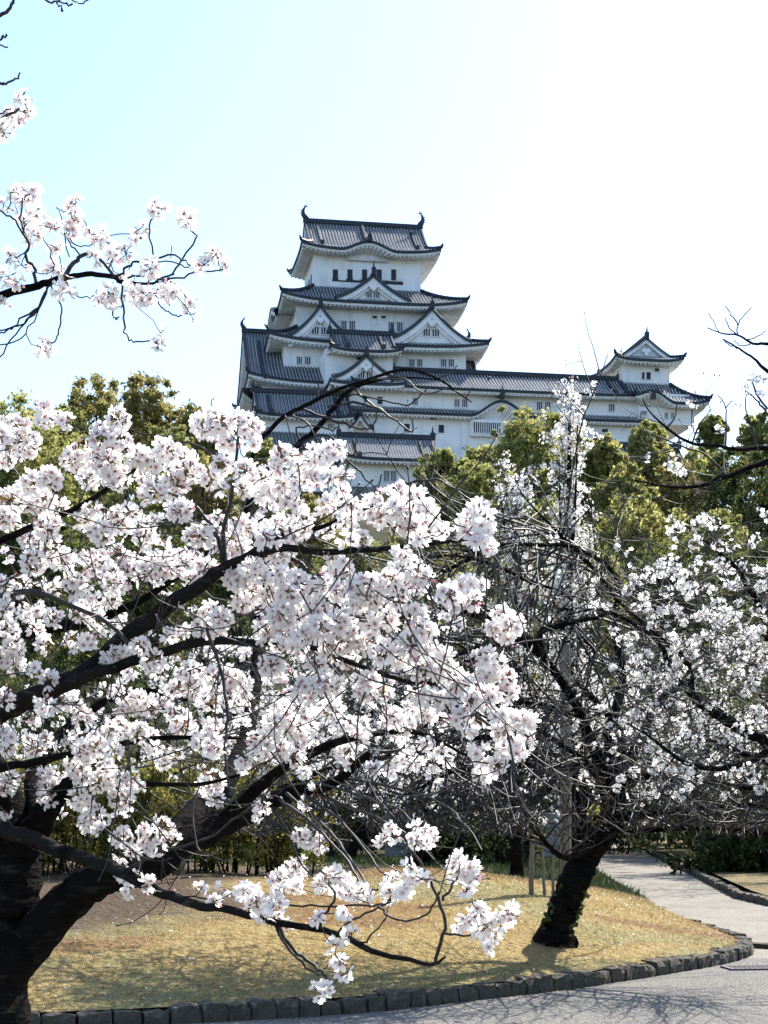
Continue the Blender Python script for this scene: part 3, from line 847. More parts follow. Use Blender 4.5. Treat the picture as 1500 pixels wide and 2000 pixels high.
def colour(o, c, rgn=.15):
    me = o.data; at = me.color_attributes.new('col', 'FLOAT_COLOR', 'POINT')
    co = np.empty(len(me.vertices) * 3, np.float32); me.vertices.foreach_get('co', co); co = co.reshape(-1, 3)
    k = 1 + rgn * fbm(co[:, 0] * 1.5, co[:, 1] * 1.5, 9)
    at.data.foreach_set('color', np.concatenate([np.array(c)[None] * k[:, None], np.ones((len(co), 1))], 1).astype(np.float32).ravel()); return o

# verge on the right of the path
P = []
for Y in np.linspace(25.2, 60, 30):
    l = float(np.interp(Y, [25, 27, 39, 60], [5.95, 5.95, 7.1, 8.8]))
    P.append([(l + 20 * t, Y, .10 + .25 * sm(t * 3) ) for t in np.linspace(0, 1, 14)])
mb = MB(); mb.grid(P, 0); structure(colour(mb.build('verge', M['lawn'], smooth=True), (.17, .13, .06)))
P = [[(-6.5 + 4.9 * t, y, .03 + .0 * t) for t in np.linspace(0, 1, 8)] for y in np.linspace(2.5, 8.6, 8)]
mb = MB(); mb.grid(P, 0); structure(colour(mb.build('planting_strip', M['lawn'], smooth=True), (.2, .15, .07)))

# kerb stones, each its own stone
def stone(name, p, d, w, h, dep, rnd, label, group, m):
    """rough dressed block: p its front middle at ground, d unit direction along the kerb"""
    nrm = np.array([-d[1], d[0]])
    vs = []
    for zz in (-.03, h * .55, h):
        for a in (-.5, -.17, .17, .5):
            for b in (0, .5, 1):
                jx = rnd.uniform(-.008, .008); jy = rnd.uniform(-.02, .02); jz = rnd.uniform(-.014, .014)
                bev = .012 if zz == h and (b == 0 or abs(a) == .5) else 0
                q = d * (a * (w - .012) + jx) + nrm * (b * dep + jy + (.01 if zz == h and b == 0 else 0))
                vs.append((q[0], q[1], zz + jz - bev))
    fs = []
    I = lambda z, a, b: z * 12 + a * 3 + b
    for z in range(2):
        for a in range(3):
            fs.append((I(z, a, 0), I(z, a + 1, 0), I(z + 1, a + 1, 0), I(z + 1, a, 0)))
            fs.append((I(z, a + 1, 2), I(z, a, 2), I(z + 1, a, 2), I(z + 1, a + 1, 2)))
        for b in range(2):
            fs.append((I(z, 0, b + 1), I(z, 0, b), I(z + 1, 0, b), I(z + 1, 0, b + 1)))
            fs.append((I(z, 3, b), I(z, 3, b + 1), I(z + 1, 3, b + 1), I(z + 1, 3, b)))
    for a in range(3):
        for b in range(2):
            fs.append((I(2, a, b), I(2, a + 1, b), I(2, a + 1, b + 1), I(2, a, b + 1)))
    mb = MB(); mb.add(vs, fs)
    o = mb.build(name, m); o.location = (p[0], p[1], 0)
    return tag(o, label, 'kerb stone', group)
rnd = random.Random(3)
seg = np.concatenate([[0], np.cumsum(np.linalg.norm(np.diff(KC, axis=0), axis=1))])
s = float(np.interp(-4.2, KC[:itip, 0], seg[:itip]))
while s < seg[-1] - .1:
    w = rnd.uniform(.15, .26)
    q = s + w / 2
    p = np.array([np.interp(q, seg, KC[:, 0]), np.interp(q, seg, KC[:, 1])])
    p2 = np.array([np.interp(q + .05, seg, KC[:, 0]), np.interp(q + .05, seg, KC[:, 1])])
    d = (p2 - p) / (np.linalg.norm(p2 - p) + 1e-9)
    nrm = np.array([-d[1], d[0]])
    stone('kerb_stone', p - nrm * .1, d, w, .130 + rnd.uniform(-.02, .016), .17, rnd, 'rough dark kerb stone edging the dry lawn along the road', 'kerb stones round the lawn', M['kerb'])
    s += w + .004
def edging(pts, label, group, h=.1):
    pts = np.array(pts); sg = np.concatenate([[0], np.cumsum(np.linalg.norm(np.diff(pts, axis=0), axis=1))]); s = 0
    while s < sg[-1] - .1:
        w = rnd.uniform(.35, .55); q = s + w / 2
        p = np.array([np.interp(q, sg, pts[:, 0]), np.interp(q, sg, pts[:, 1])])
        p2 = np.array([np.interp(q + .05, sg, pts[:, 0]), np.interp(q + .05, sg, pts[:, 1])])
        d = (p2 - p) / (np.linalg.norm(p2 - p) + 1e-9)
        stone('edging_stone', p, d, w, h + rnd.uniform(-.01, .015), .16, rnd, label, group, M['kerb'])
        s += w + .01
edging([(9, 24.6), (6.6, 24.9), (5.85, 25.1), (5.78, 27), (6.92, 39), (7.8, 49)], 'low dark edging stone along the right side of the path', 'edging stones right of the path', .12)
edging([(7.6, 17.2), (5.6, 17.6), (4.3, 17.9), (3.95, 18.2)], 'flat dark edging stone where the path meets the road', 'edging stones across the path mouth', .05)
# drain grate in the road
mb = MB()
gx, gy = 3.62, 15.9
mb.box(-.42, .42, -.16, -.13, 0, .016, 0); mb.box(-.42, .42, .13, .16, 0, .016, 0); mb.box(-.42, -.39, -.13, .13, 0, .016, 0); mb.box(.39, .42, -.13, .13, 0, .016, 0)
gr = thing('drain_grate', 'iron drain grate set in the asphalt near the lawn corner', 'drain', (gx, gy, .004), math.radians(8))
M['iron'] = mat('worn_iron', (0.07, 0.066, 0.06), 0.7, noise=[(20.0, (0.035, 0.03, 0.027), 0.45, 0.7, 3)])
mb.build('frame', M['iron'], gr)
mb = MB()
for k in range(17):
    x = -.37 + k * .046
    mb.box(x - .011, x + .011, -.13, .13, 0, .013, 0)
mb.build('grille', M['iron'], gr)
mb = MB(); mb.box(-.39, .39, -.13, .13, .0005, .002, 0); mb.build('drain_pit', M['dark'], gr)

# dry grass blades, many more near the camera
NB = 300000
u = rng.random(NB); Y = 10.9 + 28 * u ** 1.6
X = -4.4 + rng.random(NB) * 9.2
ok = (Y > kerbY(np.minimum(X, 3.79)) + .06) & (X < rightX(Y) - .05) & ((X < 3.79))
X, Y = X[ok], Y[ok]
patch = .5 + .5 * np.sin(X * 1.9 + 1.3 * np.sin(Y * 1.1)) * np.sin(Y * 1.5 + X * .7)
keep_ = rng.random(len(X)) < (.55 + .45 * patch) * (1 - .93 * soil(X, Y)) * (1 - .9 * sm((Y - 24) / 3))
X, Y, patch = X[keep_], Y[keep_], patch[keep_]
Zg = lawn_z(X, Y)
nb = len(X); hgt = rng.uniform(.012, .042, nb) * (1 + .03 * (Y - 11)); a = rng.random(nb) * 2 * np.pi; wd = rng.uniform(.0025, .006, nb) * (1 + .04 * (Y - 11))
lean = rng.normal(0, 1.1, (nb, 2)) * hgt[:, None]
B = np.stack([X, Y, Zg - .01], 1); sx = np.stack([np.cos(a) * wd, np.sin(a) * wd, np.zeros(nb)], 1)
T = B + np.concatenate([lean, hgt[:, None]], 1)
V = np.stack([B - sx, B + sx, T], 1).reshape(-1, 3)
Fq = np.arange(nb * 3).reshape(-1, 3)
base = np.array([[.42, .31, .12]]); g2 = np.array([[.24, .215, .09]]); b2 = np.array([[.27, .16, .075]]); lt = np.array([[.54, .44, .22]])
r1 = rng.random((nb, 1))
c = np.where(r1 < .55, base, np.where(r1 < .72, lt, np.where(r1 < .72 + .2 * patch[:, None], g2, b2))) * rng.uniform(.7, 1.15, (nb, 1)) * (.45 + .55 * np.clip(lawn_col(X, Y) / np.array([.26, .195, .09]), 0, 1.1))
M['blade'] = mat('dry_grass', (1, 1, 1), 0.8, attr=True, transl=.35)
stuff(np_mesh('grass', V, Fq, M['blade'], colors=np.repeat(c, 3, 0)))
# green grass under the far trees, its colour lowered to stand for their shade
NB = 26000
X = rng.uniform(-8, 4.6, NB); Y = 24.5 + 19 * rng.random(NB)
ok = X < rightX(Y) - .1; X, Y = X[ok], Y[ok]; nb = len(X); Zg = lawn_z(X, Y)
hgt = rng.uniform(.06, .16, nb); a = rng.random(nb) * 6.28; wd = rng.uniform(.012, .022, nb)
B = np.stack([X, Y, Zg - .01], 1); sx = np.stack([np.cos(a) * wd, np.sin(a) * wd, np.zeros(nb)], 1)
T = B + np.concatenate([rng.normal(0, .5, (nb, 2)) * hgt[:, None], hgt[:, None]], 1)
c = np.array([[.035, .055, .014]]) * rng.uniform(.6, 1.3, (nb, 1))
stuff(np_mesh('green_grass', np.stack([B - sx, B + sx, T], 1).reshape(-1, 3), np.arange(nb * 3).reshape(-1, 3), M['blade'], colors=np.repeat(c, 3, 0)))
# ================================================================== cherry trees
def bark_mat(name, c, c2, c3):
    return mat(name, c, 0.95, spec=.03, noise=[((14, 14, 55), c2, 0.56, 0.72, 7), (7.0, c3, 0.5, 0.68, 6)], bump=((26, 26, 60), 1.0, 0.03))
M['bark'] = bark_mat('cherry_bark', (0.0105, 0.009, 0.008), (0.034, 0.03, 0.026), (0.004, 0.004, 0.004))
M['bark_pale'] = bark_mat('grey_cherry_bark', (0.02, 0.018, 0.0165), (0.065, 0.059, 0.052), (0.008, 0.0075, 0.007))
M['twig'] = mat('twig_bark', (0.02, 0.017, 0.015), 0.55, spec=.35, noise=[(40.0, (0.055, 0.048, 0.043), 0.5, 0.7, 3)])
M['petal'] = mat('cherry_petal', (1, 1, 1), 0.7, attr=True, transl=.58, spec=.2)
M['stalk'] = mat('flower_stalk', (1, 1, 1), 0.6, attr=True, transl=.2)
M['leaf'] = mat('leaf', (1, 1, 1), 0.55, attr=True, transl=.45, spec=.35)

def catmull(P, per=5):
    P = np.asarray(P, float)
    if len(P) < 3: 
        return np.array([P[0] * (1 - t) + P[-1] * t for t in np.linspace(0, 1, per + 1)])
    out = []
    for i in range(len(P) - 1):
        p0, p1, p2, p3 = P[max(i - 1, 0)], P[i], P[i + 1], P[min(i + 2, len(P) - 1)]
        for t in np.linspace(0, 1, per, endpoint=False):
            out.append(.5 * ((2 * p1) + (-p0 + p2) * t + (2 * p0 - 5 * p1 + 4 * p2 - p3) * t * t + (-p0 + 3 * p1 - 3 * p2 + p3) * t ** 3))
    return np.array(out + [P[-1]])

def limb_px(rows, per=5):
    """rows (x, y, depth, width) in photo pixels -> points, radii in metres"""
    rows = np.array(rows, float)
    r = catmull(rows, per)
    pts = np.stack([(r[:, 0] - 750) / F * r[:, 2], r[:, 2], EYE + (HZ - r[:, 1]) / F * r[:, 2]], 1)
    return pts, np.clip(r[:, 3], 1.2, None) / 2 / F * r[:, 2]

def frames(nrm, spin):
    nrm = nrm / (np.linalg.norm(nrm, axis=1)[:, None] + 1e-9)
    ref = np.where(np.abs(nrm[:, 2:3]) < .9, np.array([[0, 0, 1.0]]), np.array([[1.0, 0, 0]]))
    a = np.cross(nrm, ref); a /= np.linalg.norm(a, axis=1)[:, None]
    b = np.cross(nrm, a)
    c, s = np.cos(spin)[:, None], np.sin(spin)[:, None]
    return np.stack([a * c + b * s, -a * s + b * c, nrm], 2)   # columns

def flower_template(hi):
    V, Fc, L = [], [], []
    for k in range(5):
        an = 2 * math.pi * k / 5
        ca, sa = math.cos(an), math.sin(an)
        if hi:
            rows = [(.06, .05, .0), (.40, .30, .06), (.74, .42, .20), (1.0, .22, .36)]
            o = len(V)
            for i, (l, w, z) in enumerate(rows):
                for j, q in enumerate((-1, 0, 1)):
                    ll = l - (.08 if (i == 3 and q == 0) else 0) - (.03 if q and i == 2 else 0)
                    zz = z - (.05 if q == 0 and i in (1, 2) else 0)
                    V.append((ll * ca - q * w * sa, ll * sa + q * w * ca, zz)); L.append(l)
            for i in range(3):
                for j in range(2):
                    Fc.append((o + i * 3 + j, o + i * 3 + j + 1, o + i * 3 + j + 4, o + i * 3 + j + 3))
        else:
            o = len(V)
            for l, q, z in ((.05, 0, 0), (.68, -.42, .16), (1.0, 0, .3), (.68, .42, .16)):
                V.append((l * ca - q * sa, l * sa + q * ca, z)); L.append(l)
            Fc.append((o, o + 1, o + 2, o + 3))
    return np.array(V), np.array(Fc), np.array(L)
FT = {True: flower_template(True), False: flower_template(False)}

def flower_mesh(name, C, Nn, R, hi, parent, rg, pink=1.0, origin=None):
    V0, F0, L0 = FT[hi]
    n = len(C)
    A = frames(Nn, rg.random(n) * 6.28)
    cup = rg.uniform(.5, 2.3, n)
    T = np.repeat(V0[None], n, 0) * np.stack([np.ones(n), np.ones(n), cup], 1)[:, None, :]
    T = T + rg.normal(0, .035, T.shape)
    sh = np.clip(1.08 - .12 * cup, .75, 1.05)
    T[:, :, :2] *= sh[:, None, None]
    P = np.einsum('nij,nvj->nvi', A, T) * R[:, None, None] + C[:, None, :]
    if origin is not None: P = P - np.asarray(origin)
    stops = np.array([.05, .25, .45, .75, 1.0])
    ck = [np.interp(L0, stops, q) for q in (((.50, .88, .945, .95, .953), (.20, .73, .925, .94, .942), (.22, .70, .89, .90, .902)) if hi else ((.82, .90, .945, .95, .95), (.74, .89, .945, .95, .95), (.70, .85, .90, .905, .905)))]
    base = np.stack(ck, 1)
    tint = 1 - rg.random((n, 1, 1)) ** 3 * np.array([[[.003, .045, .035]]]) * pink
    col = np.clip(base[None] * tint, 0, 1)
    m = len(V0)
    Fq = (F0[None] + (np.arange(n) * m)[:, None, None]).reshape(-1, 4)
    return np_mesh(name, P.reshape(-1, 3), Fq, M['petal'], parent, col.reshape(-1, 3), smooth=hi)

def stalk_mesh(name, A, B, parent, rg, r=.0011, cal=.0042, origin=None):
    """three sided stalks from A to B that swell into the calyx at B"""
    n = len(A)
    d = B - A; Fm = frames(d, np.zeros(n))
    ang = np.arange(3) * 2 * math.pi / 3
    ring = np.stack([np.cos(ang), np.sin(ang), 0 * ang], 1)
    rg3 = np.einsum('nij,vj->nvi', Fm, ring)
    P = np.stack([A[:, None] + rg3 * r, A[:, None] + d[:, None] * .7 + rg3 * r * 1.1, A[:, None] + d[:, None] * .8 + rg3 * cal * .8, B[:, None] + rg3 * cal], 1)
    if origin is not None: P = P - np.asarray(origin)
    V = P.reshape(-1, 3)
    f = []
    for k in range(3):
        for j in range(3):
            f.append((k * 3 + j, k * 3 + (j + 1) % 3, k * 3 + 3 + (j + 1) % 3, k * 3 + 3 + j))
    Fq = (np.array(f)[None] + (np.arange(n) * 12)[:, None, None]).reshape(-1, 4)
    c0 = np.array([.20, .16, .06]); c1 = np.array([.20, .075, .06]) if cal > .003 else np.array([.10, .075, .045])
    c = np.stack([c0, c0, c1, c1])[None] * rg.uniform(.6, 1.3, (n, 1, 1))
    return np_mesh(name, V, Fq, M['stalk'], parent, np.repeat(c, 3, 1).reshape(-1, 3))

def bud_mesh(name, C, D, parent, rg, L=.013, W_=.0045, color=(.80, .52, .58), m='petal', origin=None):
    n = len(C); A = frames(D, rg.random(n) * 6)
    V0 = np.array([(0, 0, 0), (1, 0, .5), (0, 1, .5), (-1, 0, .5), (0, -1, .5), (0, 0, 1)]) * np.array([W_, W_, L])
    F0 = np.array([(0, 2, 1), (0, 3, 2), (0, 4, 3), (0, 1, 4), (5, 1, 2), (5, 2, 3), (5, 3, 4), (5, 4, 1)])
    P = np.einsum('nij,vj->nvi', A, V0) * rg.uniform(.7, 1.25, n)[:, None, None] + C[:, None]
    if origin is not None: P = P - np.asarray(origin)
    Fq = (F0[None] + (np.arange(n) * 6)[:, None, None]).reshape(-1, 3)
    col = np.array(color)[None, None] * rg.uniform(.7, 1.25, (n, 1, 1)) * np.ones((1, 6, 1))
    return np_mesh(name, P.reshape(-1, 3), Fq, M[m], parent, np.clip(col, 0, 1).reshape(-1, 3), smooth=True)

def unit(v): return v / (np.linalg.norm(v) + 1e-9)

class Cherry:
    def __init__(self, name, label, base, seed, group=None, cat='cherry tree'):
        self.root = thing(name, label, cat, tuple(base), 0, group)
        self.o = np.array(base, float); self.rg = np.random.default_rng(seed)
        self.nodes, self.tans, self.rads = [], [], []
        self.tk = (.0028, .004); self.zmin = -9; self.sites = []; self.tw = MB(); self.clusters = []; self.tips = []
    def net(self, pts, rad):
        t = np.gradient(pts, axis=0); t /= np.linalg.norm(t, axis=1)[:, None] + 1e-9
        self.nodes.extend(pts); self.tans.extend(t); self.rads.extend(rad)
    def limb(self, rows, name='limb', m='bark', sides=9, add=True, per=5, wob=.12):
        pts, rad = limb_px(rows, per) if not isinstance(rows, tuple) else rows
        rad = np.asarray(rad)
        w = self.rg.normal(0, 1, (len(pts), 3)) * np.minimum(rad[:, None] * wob, .0035 if pts[0][1] < 8 else .01); w[0] = 0
        pts = pts + w
        mb = MB(); mb.tube(pts - self.o, rad * self.rg.uniform(.96, 1.05, len(rad)), sides)
        ob = mb.build(name, M[m], self.root, smooth=True)
        if add: self.net(pts, rad)
        return pts, rad
    def twig(self, pts, r0, r1, sides=4, add=True):
        rad = np.linspace(r0, r1, len(pts))
        self.tw.tube(np.asarray(pts) - self.o, rad, sides, cap=False)
        if add: self.net(np.asarray(pts), rad)
    def line(self, xy, d0, d1, w0, w1, per=4, add=True, jit=0.0):
        """traced twig: photo pixels, depth and width run linearly"""
        n = len(xy)
        rows = [(x, y, d0 + (d1 - d0) * i / (n - 1), w0 + (w1 - w0) * i / (n - 1)) for i, (x, y) in enumerate(xy)]
        pts, rad = limb_px(rows, per)
        pts = pts + self.rg.normal(0, .0025, pts.shape)
        self.tw.tube(pts - self.o, rad, 5, cap=False)
        if add: self.net(pts, rad)
        return pts
    def attach(self, targets, rmax=.0042, rmin=.0016, up=.25, sag=0.0, maxlen=1e9):
        """grow twigs from the existing network to every target, nearest first, each new twig joining the network"""
        T = np.array(targets); left = np.ones(len(T), bool)
        Nn = np.array(self.nodes); Tn = np.array(self.tans); Rn = np.array(self.rads)
        D = np.full(len(T), 1e9); I = np.zeros(len(T), int)
        def upd(lo, hi):
            d = np.linalg.norm(T[:, None] - Nn[None, lo:hi], axis=2) * (1 + .0 * Rn[None, lo:hi])
            i = d.argmin(1); v = d[np.arange(len(T)), i]
            b = v < D; D[b] = v[b]; I[b] = i[b] + lo
        for lo in range(0, len(Nn), 2000): upd(lo, min(lo + 2000, len(Nn)))
        while left.any():
            k = int(np.where(left, D, 1e18).argmin()); left[k] = False
            if D[k] > maxlen: continue
            p, t, r = Nn[I[k]], Tn[I[k]], Rn[I[k]]
            c = T[k]; L = np.linalg.norm(c - p)
            if L < 1e-3: continue
            out = unit(c - p)
            a = p + unit(t * np.sign(np.dot(t, out) + .15) * .8 + out) * L * .4
            b = c - unit(out + np.array([0, 0, up]) + self.rg.normal(0, .25, 3)) * L * .3 - np.array([0, 0, sag * L])
            n = 4 + int(L / .09)
            q = np.linspace(0, 1, n + 1)[:, None]
            pts = p * (1 - q) ** 3 + 3 * a * q * (1 - q) ** 2 + 3 * b * q * q * (1 - q) + c * q ** 3
            pts[1:-1] += self.rg.normal(0, .004 * min(1, L / .15), (n - 1, 3))
            r0 = min(rmax, r * .8, rmin + .0045 * L + .0006); r0 = max(r0, rmin)
            rad = np.linspace(r0, rmin, n + 1)
            self.tw.tube(pts - self.o, rad, 4, cap=False)
            tt = np.gradient(pts, axis=0); tt /= np.linalg.norm(tt, axis=1)[:, None] + 1e-9
            lo = len(Nn)
            Nn = np.concatenate([Nn, pts[1:]]); Tn = np.concatenate([Tn, tt[1:]]); Rn = np.concatenate([Rn, rad[1:]])
            upd(lo, len(Nn))
        self.nodes, self.tans, self.rads = list(Nn), list(Tn), list(Rn)
    def shoot(self, p, d, L, r0, droop=.3, up=.6, nseg=9, kids=0, depth=0, wig=.16, buds=True):
        step = L / nseg; pts = [p]; d = unit(d)
        for i in range(nseg):
            t = (i + .5) / nseg
            d = unit(d + self.rg.normal(0, wig, 3) * .6 + np.array([0, 0, -droop * (1 - t) * 2 / nseg * 3 * .5 + up * t * t * 3 / nseg * 1.2]))
            if pts[-1][2] < self.zmin and d[2] < .1: d = unit(np.array([d[0], d[1], .25 + .3 * self.rg.random()]))
            pts.append(pts[-1] + d * step)
        pts = np.array(pts)
        self.tw.tube(pts - self.o, np.linspace(r0, max(.0014, r0 * .35), nseg + 1), 4, cap=False)
        self.tips.append((pts[-1], d)); self.sites.extend([pts[-1], pts[-3], pts[nseg // 2]])
        for k in range(kids):
            i = int(self.rg.integers(2, nseg))
            t = unit(pts[i] - pts[i - 1]); s = unit(np.cross(t, self.rg.normal(0, 1, 3)))
            self.shoot(pts[i], unit(t * .8 + s * .8), L * self.rg.uniform(.25, .55), r0 * .55, droop, up, 6, max(0, kids - 3) if depth < 1 else 0, depth + 1, wig)
        return pts
    def shoots(self, pts, rad, per_m, L0, L1, spread=.9, droop=.3, up=.7, kids=2, start=.15, rmax=.012, bias=(0, 0, 0)):
        seg = np.linalg.norm(np.diff(pts, axis=0), axis=1); S = np.concatenate([[0], np.cumsum(seg)])
        n = int(S[-1] * per_m)
        for k in range(n):
            s = S[-1] * self.rg.uniform(start, 1)
            i = min(len(pts) - 2, int(np.searchsorted(S, s) - 1)); i = max(i, 0)
            f = (s - S[i]) / (seg[i] + 1e-9)
            p = pts[i] * (1 - f) + pts[i + 1] * f; t = unit(pts[i + 1] - pts[i])
            side = unit(np.cross(t, self.rg.normal(0, 1, 3)))
            d = unit(t * .7 + side * spread + np.array(bias))
            L = self.rg.uniform(L0, L1)
            self.shoot(p, d, L, min(rmax, rad[i] * .7, self.tk[0] + self.tk[1] * L), droop, up, 9, kids)
    def cluster(self, c, r, n):
        self.clusters.append((c, r, n))
    def bloom(self, R=.019, hi=True, buds=.25, leaves=.1, stalks=True, pink=1.0):
        rg = self.rg
        C, Nn, A = [], [], []; B, BD, BA = [], [], []; LV = []
        for c, r, n in self.clusters:
            dirs = rg.normal(0, 1, (n, 3)); dirs[:, 1] -= .25; dirs[:, 2] += .1
            dirs /= np.linalg.norm(dirs, axis=1)[:, None]
            for q in range(6):      # spread apart
                dd = dirs[:, None] - dirs[None]; l = np.linalg.norm(dd, axis=2) + 1e-3
                dirs = dirs + .05 * (dd / l[..., None] ** 3).clip(-5, 5).sum(1); dirs /= np.linalg.norm(dirs, axis=1)[:, None]
            rr = max(r, .012) * rg.uniform(.75, 1.15, (n, 1)) * np.array([[1, 1, .9]])
            C.append(c + dirs * rr); Nn.append(dirs + rg.normal(0, .35, (n, 3))); A.append(np.repeat(c[None], n, 0))
            nb = rg.poisson(buds * n)
            if nb:
                d = rg.normal(0, 1, (nb, 3)); d /= np.linalg.norm(d, axis=1)[:, None]
                B.append(c + d * max(r, .012) * rg.uniform(.8, 1.5, (nb, 1))); BD.append(d); BA.append(np.repeat(c[None], nb, 0))
            nl = rg.poisson(leaves * n)
            for _ in range(nl):
                LV.append((c, unit(rg.normal(0, 1, 3) + np.array([0, 0, .4])), max(r, .015) * rg.uniform(.9, 1.4)))
        C, Nn, A = map(np.concatenate, (C, Nn, A))
        Rr = R * rg.uniform(.82, 1.12, len(C))
        flower_mesh('blossoms', C, Nn, Rr, hi, self.root, rg, pink, self.o)
        if B: B, BD, BA = map(np.concatenate, (B, BD, BA))
        if stalks:
            nn = Nn / np.linalg.norm(Nn, axis=1)[:, None]
            SA, SB = A, C - nn * R * .05
            if len(B): SA, SB = np.concatenate([SA, BA]), np.concatenate([SB, B])
            stalk_mesh('flower_stalks', SA, SB, self.root, rg, cal=R * (.19 if hi else .10), origin=self.o)
        if len(B):
            bud_mesh('budding_blossoms', B, BD, self.root, rg, L=R * .75, W_=R * .25, origin=self.o)
        if LV:
            V, Fq, cc = [], [], []
            for c, d, l in LV:
                s = unit(np.cross(d, rg.normal(0, 1, 3))) * l * .2
                o = len(V); V += [c, c + d * l * .5 + s, c + d * l, c + d * l * .5 - s]; Fq.append((o, o + 1, o + 2, o + 3))
                q = np.array([.16, .12, .04]) if rg.random() < .5 else np.array([.20, .085, .05]); cc += [q * rg.uniform(.7, 1.3)] * 4
            np_mesh('young_leaves', np.array(V) - self.o, np.array(Fq), M['leaf'], self.root, np.array(cc))
    def finish(self, tipbuds=True, L=.011):
        if tipbuds:
            for p, d in self.tips:
                q = p - self.o
                self.tw.tube([q - d * L * .2, q + d * L * .4, q + d * L], [L * .12, L * .33, L * .06], 5)
        if self.tw.v: self.tw.build('twigs', M['twig'], self.root, smooth=True)

